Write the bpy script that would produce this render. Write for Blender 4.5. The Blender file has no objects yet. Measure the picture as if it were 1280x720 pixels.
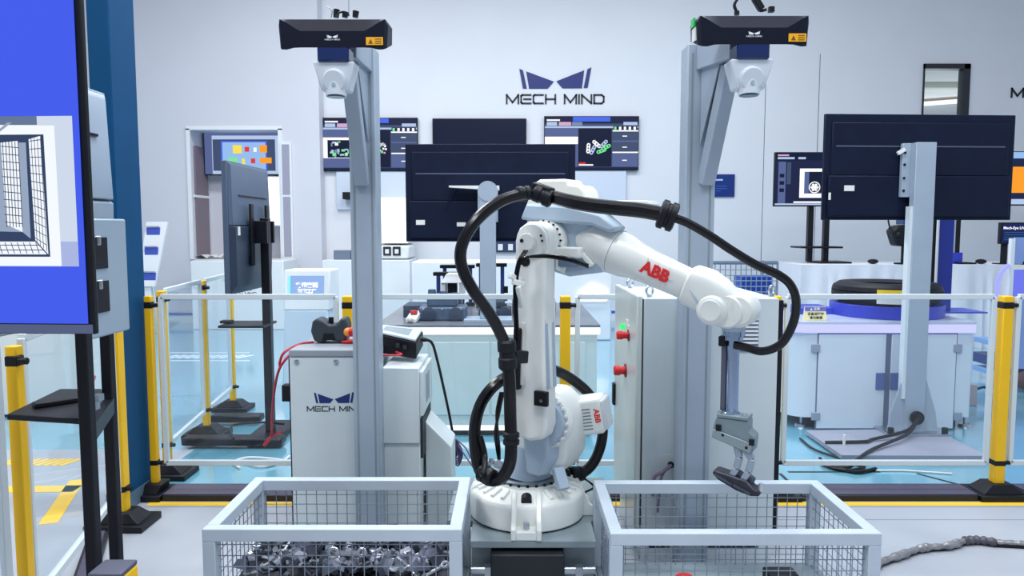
import bpy, bmesh, math, random
from mathutils import Vector, Matrix

random.seed(7)
SC = bpy.context.scene
COL = SC.collection
PI = math.pi
# ------------------------------------------------------------------ camera, world, lights, exposure
CAM_H, FOC, PITCH = 1.55, 930.0, math.atan(75.0 / 930.0)
cd = bpy.data.cameras.new('camera'); cd.sensor_width = 36.0; cd.lens = FOC / 1280.0 * 36.0
cd.clip_start = 0.05; cd.clip_end = 200
cam = bpy.data.objects.new('camera', cd); COL.objects.link(cam)
cam.location = (0, 0, CAM_H); cam.rotation_euler = (PI / 2 - PITCH, 0, 0)
SC.camera = cam
w = bpy.data.worlds.new('hall_light'); SC.world = w; w.use_nodes = True
bg = w.node_tree.nodes['Background']; bg.inputs[0].default_value = (0.78, 0.86, 1.0, 1); bg.inputs[1].default_value = 0.44
def area(x, y, z, sx, sy, e, col=(0.90, 0.95, 1.0)):
    d = bpy.data.lights.new('ceiling_lamp', 'AREA'); d.shape = 'RECTANGLE'; d.size = sx; d.size_y = sy; d.energy = e; d.color = col
    o = bpy.data.objects.new('ceiling_lamp', d); COL.objects.link(o); o.location = (x, y, z)
for lx in (-3.2, 0.0, 3.2):
    for ly in (0.5, 4.2, 8.6):
        area(lx, ly, 6.2, 1.6, 0.9, 150 if lx < 0 else 120 if lx > 0 else 138, (0.96, 0.97, 1.0) if lx < 0 else (0.82, 0.90, 1.0) if lx > 0 else (0.91, 0.95, 1.0))
SC.view_settings.view_transform = 'Standard'; SC.view_settings.look = 'None'
SC.view_settings.exposure = 0.0; SC.view_settings.gamma = 1.0

# ------------------------------------------------------------------ helpers
def P(px, py, Y):
    """the point at depth Y seen at photograph pixel (px, py)"""
    a, b = (px - 640) / FOC, (360 - py) / FOC
    dy = math.cos(PITCH) + b * math.sin(PITCH); dz = -math.sin(PITCH) + b * math.cos(PITCH)
    t = Y / dy
    return Vector((a * t, Y, CAM_H + dz * t))
def XX(px, Y, py=285): return P(px, py, Y).x
def ZZ(py, Y): return P(640, py, Y).z
def FL(px, py, z=0.0):
    a, b = (px - 640) / FOC, (360 - py) / FOC
    dy = math.cos(PITCH) + b * math.sin(PITCH); dz = -math.sin(PITCH) + b * math.cos(PITCH)
    t = (z - CAM_H) / dz
    return Vector((a * t, dy * t, z))
def lin(c):
    c /= 255.0
    return c / 12.92 if c <= 0.04045 else ((c + 0.055) / 1.055) ** 2.4
def rgb(r, g, b): return (lin(r), lin(g), lin(b), 1.0)
MATS = {}
def mat(name, col, rough=0.5, metal=0.0, var=0.0, scale=6.0, bump=0.0, emit=0.0, spec=0.5, coat=0.0):
    if name in MATS: return MATS[name]
    m = bpy.data.materials.new(name); m.use_nodes = True; MATS[name] = m
    nt = m.node_tree; b = nt.nodes['Principled BSDF']
    c = rgb(*col)
    b.inputs['Base Color'].default_value = c
    b.inputs['Roughness'].default_value = rough; b.inputs['Metallic'].default_value = metal
    b.inputs['Specular IOR Level'].default_value = spec
    if coat: b.inputs['Coat Weight'].default_value = coat
    if emit:
        b.inputs['Emission Color'].default_value = c; b.inputs['Emission Strength'].default_value = emit
    if var or bump:
        tc = nt.nodes.new('ShaderNodeTexCoord'); n = nt.nodes.new('ShaderNodeTexNoise')
        n.inputs['Scale'].default_value = scale; n.inputs['Detail'].default_value = 5
        nt.links.new(tc.outputs['Object'], n.inputs['Vector'])
        if var:
            r = nt.nodes.new('ShaderNodeMapRange')
            r.inputs[1].default_value = 0.3; r.inputs[2].default_value = 0.7
            r.inputs[3].default_value = 1 - var; r.inputs[4].default_value = 1 + var
            nt.links.new(n.outputs['Fac'], r.inputs[0])
            v = nt.nodes.new('ShaderNodeVectorMath'); v.operation = 'SCALE'
            v.inputs[0].default_value = c[:3]; nt.links.new(r.outputs[0], v.inputs['Scale'])
            nt.links.new(v.outputs[0], b.inputs['Base Color'])
        if bump:
            bp = nt.nodes.new('ShaderNodeBump'); bp.inputs['Strength'].default_value = bump; bp.inputs['Distance'].default_value = 0.01
            nt.links.new(n.outputs['Fac'], bp.inputs['Height']); nt.links.new(bp.outputs[0], b.inputs['Normal'])
    return m
def glow(name, col, s=1.0):
    if name in MATS: return MATS[name]
    m = bpy.data.materials.new(name); m.use_nodes = True; MATS[name] = m
    nt = m.node_tree; b = nt.nodes['Principled BSDF']
    b.inputs['Base Color'].default_value = (0.005, 0.005, 0.006, 1); b.inputs['Roughness'].default_value = 0.3; b.inputs['Specular IOR Level'].default_value = 0.12
    b.inputs['Emission Color'].default_value = rgb(*col); b.inputs['Emission Strength'].default_value = s
    return m
def glass(name, tint, gloss=0.06, haze=0.05):
    if name in MATS: return MATS[name]
    m = bpy.data.materials.new(name); m.use_nodes = True; MATS[name] = m
    nt = m.node_tree; nt.nodes.clear()
    out = nt.nodes.new('ShaderNodeOutputMaterial'); t = nt.nodes.new('ShaderNodeBsdfTransparent'); t.inputs[0].default_value = rgb(*tint)
    g = nt.nodes.new('ShaderNodeBsdfGlossy'); g.inputs['Roughness'].default_value = 0.03
    d = nt.nodes.new('ShaderNodeBsdfDiffuse'); d.inputs[0].default_value = (0.8, 0.88, 0.95, 1)
    lw = nt.nodes.new('ShaderNodeLayerWeight'); lw.inputs[0].default_value = 0.25
    ml = nt.nodes.new('ShaderNodeMath'); ml.operation = 'MULTIPLY_ADD'; ml.inputs[1].default_value = 0.16; ml.inputs[2].default_value = gloss * 0.5
    nt.links.new(lw.outputs['Fresnel'], ml.inputs[0])
    m1 = nt.nodes.new('ShaderNodeMixShader'); m1.inputs[0].default_value = haze
    nt.links.new(t.outputs[0], m1.inputs[1]); nt.links.new(d.outputs[0], m1.inputs[2])
    m2 = nt.nodes.new('ShaderNodeMixShader'); nt.links.new(ml.outputs[0], m2.inputs[0])
    nt.links.new(m1.outputs[0], m2.inputs[1]); nt.links.new(g.outputs[0], m2.inputs[2])
    nt.links.new(m2.outputs[0], out.inputs[0])
    return m

ORIG = {}                       # object name -> world matrix of a thing's root (parts are given in world coordinates)
def thing(name, label, cat, loc=(0, 0, 0), group=None, kind=None, local=False, rotz=0.0):
    o = bpy.data.objects.new(name, None); COL.objects.link(o); o.empty_display_size = 0.05
    o.location = loc; o.rotation_euler = (0, 0, rotz)
    o['label'] = label; o['category'] = cat
    if group: o['group'] = group
    if kind: o['kind'] = kind
    ORIG[o.name] = Matrix.Identity(4) if local else Matrix.Translation(Vector(loc)) @ Matrix.Rotation(rotz, 4, 'Z')
    return o
def tag(o, label, cat, group=None, kind=None):
    o['label'] = label; o['category'] = cat
    if group: o['group'] = group
    if kind: o['kind'] = kind
    return o
def root_of(o):
    while o.parent: o = o.parent
    return o
def catmull(pts, n=8, closed=False):
    pts = [Vector(p) for p in pts]
    if len(pts) < 3: return pts
    out = []
    q = [2 * pts[0] - pts[1]] + pts + [2 * pts[-1] - pts[-2]]
    for i in range(1, len(q) - 2):
        a, b, c, d = q[i - 1:i + 3]
        for k in range(n):
            t = k / n
            out.append(0.5 * ((2 * b) + (c - a) * t + (2 * a - 5 * b + 4 * c - d) * t * t + (3 * b - a - 3 * c + d) * t ** 3))
    out.append(pts[-1])
    return out
class MB:
    def __init__(s, M=None):
        s.bm = bmesh.new(); s.M = M or Matrix.Identity(4); s.mats = []; s.mi = 0
    def use(s, m):
        if m not in s.mats: s.mats.append(m)
        s.mi = s.mats.index(m); return s
    def v(s, p): return s.bm.verts.new(s.M @ Vector(p))
    def f(s, vs):
        try:
            f = s.bm.faces.new(vs); f.material_index = s.mi; return f
        except ValueError: return None
    def box(s, x0, x1, y0, y1, z0, z1, R=None):
        c = [(x, y, z) for x in (x0, x1) for y in (y0, y1) for z in (z0, z1)]
        if R is not None:
            m = Vector(((x0 + x1) / 2, (y0 + y1) / 2, (z0 + z1) / 2)); c = [m + R @ (Vector(p) - m) for p in c]
        q = [s.v(p) for p in c]
        for a in ((0, 1, 3, 2), (4, 6, 7, 5), (0, 4, 5, 1), (2, 3, 7, 6), (0, 2, 6, 4), (1, 5, 7, 3)): s.f([q[i] for i in a])
        return s
    def cb(s, c, d, R=None):
        return s.box(c[0] - d[0] / 2, c[0] + d[0] / 2, c[1] - d[1] / 2, c[1] + d[1] / 2, c[2] - d[2] / 2, c[2] + d[2] / 2, R)
    def hexa(s, lo, hi):                     # two quads -> solid
        a = [s.v(p) for p in lo]; b = [s.v(p) for p in hi]
        s.f(a[::-1]); s.f(b); n = len(a)
        for i in range(n): s.f([a[i], a[(i + 1) % n], b[(i + 1) % n], b[i]])
        return s
    def prism(s, pts, dvec):
        d = Vector(dvec); return s.hexa(pts, [Vector(p) + d for p in pts])
    def bar(s, p0, p1, wx, wz, up=(0, 0, 1)):
        p0, p1 = Vector(p0), Vector(p1); d = (p1 - p0).normalized(); u = Vector(up)
        r = d.cross(u)
        if r.length < 1e-4: r = d.cross(Vector((1, 0, 0)))
        r.normalize(); u = r.cross(d).normalized()
        q = [(-wx / 2, -wz / 2), (wx / 2, -wz / 2), (wx / 2, wz / 2), (-wx / 2, wz / 2)]
        return s.hexa([p0 + r * a + u * b for a, b in q], [p1 + r * a + u * b for a, b in q])
    def cyl(s, p0, p1, r0, r1=None, seg=20):
        return s.rings([(p0, r0), (p1, r0 if r1 is None else r1)], seg)
    def rings(s, pr, seg=20):
        """circles at successive points along one straight axis"""
        p = [Vector(a) for a, _ in pr]; d = (p[-1] - p[0]).normalized()
        x = d.orthogonal().normalized(); y = d.cross(x)
        L = [[s.v(c + (x * math.cos(2 * PI * k / seg) + y * math.sin(2 * PI * k / seg)) * max(r, 1e-4)) for k in range(seg)] for c, (_, r) in zip(p, pr)]
        s.f(L[0][::-1]); s.f(L[-1])
        for a, b in zip(L, L[1:]):
            for k in range(seg): s.f([a[k], a[(k + 1) % seg], b[(k + 1) % seg], b[k]])
        return s
    def tube(s, pts, r, seg=8, n=8, raw=False):
        pts = [Vector(p) for p in pts] if raw else catmull(pts, n)
        x = None; L = []
        for i, p in enumerate(pts):
            d = (pts[min(i + 1, len(pts) - 1)] - pts[max(i - 1, 0)]).normalized()
            x = d.orthogonal().normalized() if x is None else (x - d * x.dot(d)).normalized()
            y = d.cross(x)
            rr = r(i / (len(pts) - 1)) if callable(r) else r
            L.append([s.v(p + (x * math.cos(2 * PI * k / seg) + y * math.sin(2 * PI * k / seg)) * rr) for k in range(seg)])
        s.f(L[0][::-1]); s.f(L[-1])
        for a, b in zip(L, L[1:]):
            for k in range(seg): s.f([a[k], a[(k + 1) % seg], b[(k + 1) % seg], b[k]])
        return s
    def torus(s, c, ax, R, r, seg=20, rs=8):
        c = Vector(c); d = Vector(ax).normalized(); x = d.orthogonal().normalized(); y = d.cross(x); L = []
        for i in range(seg):
            a = 2 * PI * i / seg; e = x * math.cos(a) + y * math.sin(a)
            L.append([s.v(c + e * (R + r * math.cos(2 * PI * k / rs)) + d * r * math.sin(2 * PI * k / rs)) for k in range(rs)])
        for i in range(seg):
            a, b = L[i], L[(i + 1) % seg]
            for k in range(rs): s.f([a[k], a[(k + 1) % rs], b[(k + 1) % rs], b[k]])
        return s
    def ball(s, c, r, seg=14, sc=(1, 1, 1)):
        c = Vector(c); n = seg // 2; L = []
        for i in range(1, n):
            t = PI * i / n
            L.append([s.v(c + Vector((r * sc[0] * math.sin(t) * math.cos(2 * PI * k / seg), r * sc[1] * math.sin(t) * math.sin(2 * PI * k / seg), r * sc[2] * math.cos(t)))) for k in range(seg)])
        T = s.v(c + Vector((0, 0, r * sc[2]))); B = s.v(c - Vector((0, 0, r * sc[2])))
        for k in range(seg):
            s.f([T, L[0][k], L[0][(k + 1) % seg]]); s.f([B, L[-1][(k + 1) % seg], L[-1][k]])
        for a, b in zip(L, L[1:]):
            for k in range(seg): s.f([a[k], b[k], b[(k + 1) % seg], a[(k + 1) % seg]])
        return s
    def text(s, txt, M, size, ext=0.0008, bold=0.0, align='CENTER', sx=1.0):
        cu = bpy.data.curves.new('t', 'FONT'); cu.body = txt; cu.size = size; cu.extrude = ext; cu.offset = bold
        cu.align_x = align; cu.align_y = 'CENTER'; cu.resolution_u = 3
        o = bpy.data.objects.new('t', cu); COL.objects.link(o)
        bpy.context.view_layer.update()
        me = o.evaluated_get(bpy.context.evaluated_depsgraph_get()).to_mesh()
        T = s.M @ M @ Matrix.Diagonal((sx, 1, 1, 1))
        vs = [s.bm.verts.new(T @ v.co) for v in me.vertices]
        for p in me.polygons:
            s.f([vs[i] for i in p.vertices])
        o.to_mesh_clear(); bpy.data.objects.remove(o); bpy.data.curves.remove(cu)
        return s
    def build(s, name, m=None, parent=None, bevel=0.0, smooth=True, kind=None, ang=35, seg=2, label=None):
        if m is not None and m not in s.mats: s.mats = [m] + s.mats if not s.mats else s.mats
        bmesh.ops.recalc_face_normals(s.bm, faces=s.bm.faces[:])
        me = bpy.data.meshes.new(name)
        if parent is not None:
            Mi = ORIG[root_of(parent).name].inverted(); loc = None
        else:
            if s.bm.verts:
                xs = [v.co for v in s.bm.verts]
                loc = Vector(((min(p.x for p in xs) + max(p.x for p in xs)) / 2, (min(p.y for p in xs) + max(p.y for p in xs)) / 2, min(p.z for p in xs)))
            else: loc = Vector()
            Mi = Matrix.Translation(-loc)
        s.bm.transform(Mi)
        s.bm.to_mesh(me); s.bm.free()
        for mm in (s.mats or [m]): me.materials.append(mm)
        if smooth:
            me.shade_smooth(); me.set_sharp_from_angle(angle=math.radians(ang))
        o = bpy.data.objects.new(name, me); COL.objects.link(o)
        if parent is not None: o.parent = parent
        else: o.location = loc; ORIG[o.name] = Matrix.Translation(loc)
        if bevel:
            bv = o.modifiers.new('bevel', 'BEVEL'); bv.width = bevel; bv.segments = seg; bv.limit_method = 'ANGLE'; bv.angle_limit = math.radians(40)
            bv.harden_normals = False
        if kind: o['kind'] = kind
        if label: o['label'] = label
        return o
def copy_tree(o, parent=None):
    c = o.copy(); COL.objects.link(c)
    if parent is not None: c.parent = parent
    for ch in list(o.children): copy_tree(ch, c)
    return c
def face(c, xdir=(1, 0, 0), up=(0, 0, 1)):
    """matrix whose local x/y plane is the face with the given right and up directions"""
    x = Vector(xdir).normalized(); y = Vector(up).normalized(); z = x.cross(y)
    M = Matrix.Identity(4)
    for i in range(3): M[i][0], M[i][1], M[i][2], M[i][3] = x[i], y[i], z[i], c[i]
    return M

# stroke letters of the wide techno wordmark: polylines on a 1.5 x 1 cell
GLY = {'M': [[(0, 0), (0, 1), (.7, .12), (1.4, 1), (1.4, 0)]], 'E': [[(1.15, 0), (.12, 0), (0, .12), (0, .88), (.12, 1), (1.15, 1)], [(.35, .5), (1.15, .5)]],
       'C': [[(1.15, 0), (.12, 0), (0, .12), (0, .88), (.12, 1), (1.15, 1)]], 'H': [[(0, 0), (0, 1)], [(1.15, 0), (1.15, 1)], [(0, .5), (1.15, .5)]],
       'I': [[(0, 0), (0, 1)]], 'N': [[(0, 0), (0, 1), (1.15, 0), (1.15, 1)]], 'D': [[(0, 0), (0, 1), (.9, 1), (1.15, .8), (1.15, .2), (.9, 0), (0, 0)]]}
def stroke_letter(mb, ch, M, h, x0, th, ext):
    for pl in GLY[ch]:
        for (ax, ay), (bx, by) in zip(pl, pl[1:]):
            a = Vector((x0 + ax * h, (ay - .5) * h, 0)); b = Vector((x0 + bx * h, (by - .5) * h, 0)); d = (b - a).normalized(); n = Vector((-d.y, d.x, 0)) * th / 2
            a2, b2 = a - d * th / 2, b + d * th / 2
            q = [a2 - n, b2 - n, b2 + n, a2 + n]
            mb.hexa([M @ p for p in q], [M @ (p + Vector((0, 0, ext))) for p in q])
ADV = {'M': 1.4, 'E': 1.15, 'C': 1.15, 'H': 1.15, 'I': 0, 'N': 1.15, 'D': 1.15, ' ': .45}
def word_layout(txt, gap=.34):
    x = 0; out = []
    for ch in txt:
        if ch != ' ': out.append((ch, x))
        x += ADV[ch] + gap
    return out, x - gap
MARKS = [[(-100, 54), (-90, 50), (-79, 0), (-90, 0)], [(-81, 47), (-4, 19), (-21, 0), (-73, 0)],
         [(100, 58), (89, 53), (79, 2), (90, 2)], [(80, 50), (3, 20), (20, 1), (74, 1)]]
def logo(M, width, parent, mm, lm, ext=0.001, letters_apart=False):
    """winged mark over the wordmark; width of the wordmark"""
    lay, tot = word_layout('MECH MIND'); h = width / tot
    k = width / 270.0
    a = MB()
    for q in MARKS:
        p = [Vector((x * k, h * .5 + h * .75 + y * k, 0)) for x, y in q]
        a.hexa([M @ v for v in p], [M @ (v + Vector((0, 0, ext))) for v in p])
    a.build('logo_mark', mm, parent, smooth=False)
    if letters_apart:
        for ch, x in lay:
            b = MB(); stroke_letter(b, ch, M, h, x * h - width / 2, h * .19, ext); b.build('letter', lm, parent, smooth=False)
    else:
        b = MB()
        for ch, x in lay: stroke_letter(b, ch, M, h, x * h - width / 2, h * .19, ext)
        b.build('lettering', lm, parent, smooth=False)

# ------------------------------------------------------------------ materials
WALL = mat('wall_paint', (224, 226, 231), 0.65, var=0.015, scale=1.5)
WALL2 = mat('booth_paint', (212, 213, 221), 0.65, var=0.015, scale=1.5)
CONC = mat('grey_floor_paint', (170, 175, 183), 0.38, var=0.05, scale=2.2, bump=0.03)
CYAN = mat('cyan_floor_paint', (112, 172, 192), 0.18, var=0.08, scale=1.6, spec=0.9, coat=0.8)
CYAN.node_tree.nodes['Principled BSDF'].inputs['Coat Roughness'].default_value = 0.1; CYAN.node_tree.nodes['Principled BSDF'].inputs['Coat IOR'].default_value = 1.7
YEL = mat('yellow_paint', (250, 196, 12), 0.4, var=0.03, scale=9)
TAPE = mat('yellow_floor_tape', (250, 205, 60), 0.5)
BLK = mat('black_plastic', (20, 22, 28), 0.45, var=0.05, spec=0.3)
BLKM = mat('black_steel', (18, 19, 27), 0.4, var=0.05, spec=0.3)
HOSE = mat('black_hose', (10, 10, 15), 0.25, spec=0.4)
WHT = mat('white_steel', (232, 236, 238), 0.35, var=0.015)
ROB = mat('robot_white', (236, 239, 234), 0.3, var=0.012, scale=5)
ROBG = mat('robot_grey_and_shade', (172, 190, 206), 0.35, var=0.05, scale=8)  # grey castings; also painted shade on the neck and lower-arm flank
CRATE = mat('crate_grey_paint', (193, 205, 216), 0.45, var=0.04, scale=7)
PILL = mat('post_grey_aluminium', (160, 174, 189), 0.42, var=0.04, scale=5)
CAB = mat('cabinet_pale_grey', (208, 219, 222), 0.4, var=0.03, scale=4)
CABD = mat('dark_grey_and_gap_shade', (40, 46, 52), 0.6)  # dark plinths, joints and keys; also painted shade in the base slots
TVB = mat('monitor_black_back', (20, 28, 50), 0.45, var=0.1, scale=10, spec=0.15)
TVG = mat('monitor_grey_back', (80, 96, 118), 0.4, var=0.05)
STEEL = mat('brushed_steel', (190, 198, 206), 0.3, 1.0, var=0.06, scale=20)
CHR = mat('chrome_rod', (160, 178, 205), 0.16, 1.0)
DST = mat('dark_scrap_steel', (88, 92, 104), 0.42, 0.7, var=0.18, scale=30)
LST = mat('light_scrap_steel', (205, 210, 216), 0.3, 0.8, var=0.1, scale=30)
WIRE = mat('galvanised_wire', (146, 158, 174), 0.4, 0.5)
PLATE = mat('pedestal_grey_plate', (132, 146, 152), 0.5, var=0.08, scale=8)
TEAL = mat('column_teal_paint', (3, 72, 116), 0.55, spec=0.2, var=0.05, scale=4)
NAVY = mat('logo_navy', (24, 40, 110), 0.5); INK = mat('logo_black', (14, 18, 34), 0.5)
RED = mat('red_plastic', (208, 30, 34), 0.4); REDP = mat('red_print', (226, 40, 44), 0.5)
LBL = mat('white_label', (232, 232, 228), 0.5)
GLS = glass('fence_glass', (250, 253, 255), 0.03, 0.012)
RAIL = mat('fence_rail_grey', (214, 224, 228), 0.4)
CLOTH = mat('white_tablecloth', (226, 229, 236), 0.8, var=0.02)
# ------------------------------------------------------------------ the hall
def struct(mb, name, m=None, **k):
    o = mb.build(name, m, **k); o['kind'] = 'structure'; return o
YB, YL = 12.5, 12.2
FY = 4.13                                   # where the cell floor meets the cyan walkway
GY = FL(50, 562).y
fl = struct(MB().use(CONC).box(-9, 9, -2.5, FY, -0.1, 0).box(-9, -2.23, FY, GY, -0.1, 0), 'floor', CONC, smooth=False)
fl2 = struct(MB().use(CYAN).box(-2.23, 9, FY, GY, -0.1, 0).box(-9, 9, GY, 14, -0.1, 0), 'floor', CYAN, smooth=False)
MB().use(TAPE).box(-2.05, 9, FY - .075, FY - .02, 0, .0015).build('tape_line', TAPE, fl)
for a, b, wd in (((0, 612), (97, 611), .11), ((97, 600), (60, 655), .09)):
    pa, pb = FL(*a), FL(*b)
    MB().use(TAPE).bar((pa.x, pa.y, .001), (pb.x, pb.y, .001), wd, .002).build('tape_line', TAPE, fl)
for k in range(9):
    p = FL(3 + 10 * k, 578)
    if p.y > FY: MB().use(TAPE).bar((p.x, p.y - .07, .001), (p.x + .05, p.y + .07, .001), .035, .002).build('tape_line', TAPE, fl2)
SEAM = mat('floor_seam_grey', (140, 146, 156), .5)
for py, x0, x1 in ((650, -.1, 9), (634, -2.05, 9)):
    y = FL(900, py).y; MB().use(SEAM).box(x0, x1, y, y + .008, 0, .001).build('floor_joint', SEAM, fl)
WL = mat('white_floor_paint', (235, 242, 246), 0.5)
for i in range(10):
    a = FL(205 + i * 10.5, 446); MB().use(WL).bar((a.x, a.y - .1, .001), (a.x + .12, a.y + .12, .001), .05, .002).build('floor_marking', WL, fl2)
for y in (441, 451):
    a, b = FL(200, y), FL(312, y); MB().use(WL).bar((a.x, a.y, .001), (b.x, b.y, .001), .035, .002).build('floor_marking', WL, fl2)
for a, b in (((1146, 592), (1222, 612)), ((975, 592), (990, 606)), ((985, 590), (1100, 590))):
    p, q = FL(*a), FL(*b); MB().use(CABD).bar((p.x, p.y, .001), (q.x, q.y, .001), .02, .002).build('floor_joint', CABD, fl2)
# back wall with its window opening
wx0, wx1 = XX(1153, YB, 110), XX(1211, YB, 110); wz1, wz0 = ZZ(80, YB), ZZ(190, YB)
xs = XX(398, YL, 100)
mb = MB().use(WALL)
mb.box(xs - .3, wx0, YB, YB + .15, 0, 7.2); mb.box(wx1, 9, YB, YB + .15, 0, 7.2)
mb.box(wx0, wx1, YB, YB + .15, 0, wz0); mb.box(wx0, wx1, YB, YB + .15, wz1, 7.2)
wb = struct(mb, 'wall_back', WALL, smooth=False)
for px in (952, 1018):
    x = XX(px, YB); MB().use(CABD).box(x, x + .008, YB - .002, YB + .01, 0, 4.4).build('panel_seam', mat('seam_grey', (170, 180, 196), .6), wb)
# booth wall on the left with the display alcove
ax0, ax1 = XX(238, YL, 240), XX(352, YL, 240); az0, az1 = ZZ(324, YL), ZZ(161, YL)
mb = MB().use(WALL2)
mb.box(-9, ax0, YL, YL + .12, 0, 7.2); mb.box(ax1, xs, YL, YL + .9, 0, 7.2)
mb.box(ax0, ax1, YL, YL + .12, 0, az0); mb.box(ax0, ax1, YL, YL + .12, az1, 7.2)
mb.box(ax0 - .1, ax0, YL + .12, YL + .8, az0 - .1, az1 + .1); mb.box(ax0 - .1, ax1, YL + .8, YL + .9, az0 - .1, az1 + .1)
mb.box(ax0 - .1, ax1, YL + .12, YL + .8, az0 - .1, az0); mb.box(ax0 - .1, ax1, YL + .12, YL + .8, az1, az1 + .1)
struct(mb, 'wall_left', WALL2, smooth=False)
ww = MB().use(WHT)
for x in (ax0, ax1): ww.box(x - .03, x + .03, YL - .03, YL, az0, az1)
ww.box(ax0 - .03, ax1 + .03, YL - .03, YL, az1 - .02, az1 + .04)
struct(ww, 'trim_1', WHT, smooth=False)
BRN = mat('brown_grey_panel', (126, 112, 122), 0.5)
t = thing('alcove_side_board', 'brown grey two-pane panel on the left inner side of the wall alcove', 'panel', (ax0 + .02, YL + .3, az0))
zm = (az0 + az1) / 2 - .02
for a, b in ((az0 + .05, zm - .02), (zm + .02, az1 - .25)):
    MB().use(BRN).box(ax0 + .004, ax0 + .03, YL + .16, YL + .66, a, b).build('panel', BRN, t)
MB().use(WHT).box(ax0 + .002, ax0 + .034, YL + .1, YL + .7, zm - .02, zm + .02).build('rail', WHT, t)
bx0, bx1 = XX(354, YL - .05, 250), XX(363, YL - .05, 250)
t = thing('framed_board', 'narrow brown grey panel in a white frame right of the wall alcove', 'panel', ((bx0 + bx1) / 2, YL - .04, az0))
MB().use(WHT).box(bx0 - .03, bx1 + .03, YL - .05, YL - .002, az0, ZZ(178, YL)).build('frame', WHT, t)
for a, b in ((az0 + .05, zm - .02), (zm + .02, ZZ(181, YL))):
    MB().use(mat('mauve_grey_panel', (160, 158, 176), .5)).box(bx0, bx1, YL - .06, YL - .05, a, b).build('panel', None, t)
# skirting with its blue line, far side
BLUL = mat('blue_line_paint', (40, 92, 190), 0.5)
for nm, x0, x1, y in (('baseboard_left', -9, xs, YL), ('baseboard_back', xs, 9, YB)):
    o = struct(MB().use(WHT).box(x0, x1, y - .12, y - .002, 0, .13), nm, WHT)
    MB().use(BLUL).box(x0, x1, y - .13, y - .1, .13, .17).build('stripe', BLUL, o)
# side and rear walls, out of the picture (the hall goes on)
struct(MB().use(WALL2).box(-9.15, -9, -2.5, 14, 0, 7.2), 'wall_side_left', WALL2, smooth=False)
struct(MB().use(WALL).box(9, 9.15, -2.5, 14, 0, 7.2), 'wall_side_right', WALL, smooth=False)
# window high on the back wall
wn = thing('window_1', 'dark framed window high on the white wall above the big monitor on the right', 'window', (wx0, YB, wz0), kind='structure')
FR = mat('dark_window_frame', (34, 36, 44), .4)
MB().use(FR).box(wx1 - .1, wx1, YB - .03, YB + .14, wz0, wz1).build('frame', FR, wn)
MB().use(FR).box(wx0, wx1, YB - .03, YB + .14, wz1 - .08, wz1).build('frame', FR, wn)
MB().use(FR).box(wx0, wx0 + .02, YB - .03, YB + .14, wz0, wz1).build('frame', FR, wn)
MB().use(FR).box(wx0, wx1, YB - .03, YB + .14, wz0, wz0 + .05).build('frame', FR, wn)
MB().use(glass('window_glass', (240, 246, 248), .04, .03)).box(wx0, wx1, YB + .04, YB + .05, wz0, wz1).build('pane', None, wn)
RM = mat('room_ceiling_grey', (226, 226, 228), .7, var=.05, scale=3); RW = mat('room_cream', (222, 220, 205), .7)
zc = wz1 + .06
MB().use(RM).box(wx0 - 1.5, wx1 + 3, YB + .16, YB + 7, zc, zc + .05).build('room_ceiling', RM, wn)
MB().use(RW).box(wx0 - 1.5, wx1 + 3, YB + 7, YB + 7.1, wz0 - 1.5, zc).build('room_wall', RW, wn)
MB().use(RW).box(wx0 - 1.5, wx1 + 3, YB + 1.85, YB + 2.05, zc - .10, zc).build('beam', RW, wn)
MB().use(RW).box(wx0 - 1.5, wx1 + 3, YB + .62, YB + .66, zc - .03, zc).build('beam', RW, wn)
ld = bpy.data.lights.new('room_fill_light', 'POINT'); ld.energy = 150; ld.shadow_soft_size = .3; ld.color = (1, .98, .93)  # added point light, unseen, to brighten the room behind the window
lo_ = bpy.data.objects.new('room_fill_light', ld); COL.objects.link(lo_); lo_.location = ((wx0 + wx1) / 2 + 1.5, YB + 3.0, zc - 2.2)
TUB = glow('tube_light', (255, 253, 246), 1.4)
ta, tb = Vector((wx0 + 1.2, YB + 4.1, zc - .11)), Vector((wx1 + 2.6, YB + 2.85, zc - .11))
MB().use(TUB).bar(ta, tb, .16, .07).build('tube_lamp', TUB, wn)
MB().use(mat('lamp_rail_brown', (150, 120, 108), .5)).bar(ta + Vector((0, .14, .07)), tb + Vector((0, .14, .07)), .06, .05).build('lamp_rail', None, wn)
# teal square column
cm = thing('steel_column', 'dark teal painted square column standing behind the left display cart', 'column', (-2.166, 4.12, 0), kind='structure')
MB().use(TEAL).box(-2.225, -2.108, 3.985, 4.26, 0, 7).build('shaft', TEAL, cm, bevel=.008)
MB().use(mat('column_foot_grey', (86, 110, 130), .5)).box(-2.23, -2.103, 3.98, 4.265, 0, .09).build('foot_band', None, cm)

# ------------------------------------------------------------------ wall signs
s = thing('wall_sign', 'navy winged mark and black wordmark high on the wall between the two camera posts', 'sign', P(694, 130, YB))
c = P(694, 124, YB - .002); logo(face(c), 119 * YB / FOC, s, NAVY, INK, .012, True)
s = thing('wall_sign', 'navy winged mark and black wordmark cut off by the right edge of the picture', 'sign', P(1326, 130, YB))
c = P(1325, 116, YB - .002); logo(face(c), 119 * YB / FOC, s, NAVY, INK, .012, True)
s = thing('notice_board', 'small dark blue notice hanging on the wall beside the right camera post', 'sign', P(905, 246, YB))
a, b = P(892, 246, YB), P(918, 218, YB); NB = mat('notice_blue', (14, 48, 122), .4)
MB().use(NB).box(a.x, b.x, YB - .03, YB - .002, a.z, b.z).build('board', NB, s)
mb = MB().use(mat('pale_print', (190, 204, 240), .5)); mb.box(a.x + .02, a.x + .14, YB - .0315, YB - .03, b.z - .105, b.z - .08)
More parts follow.
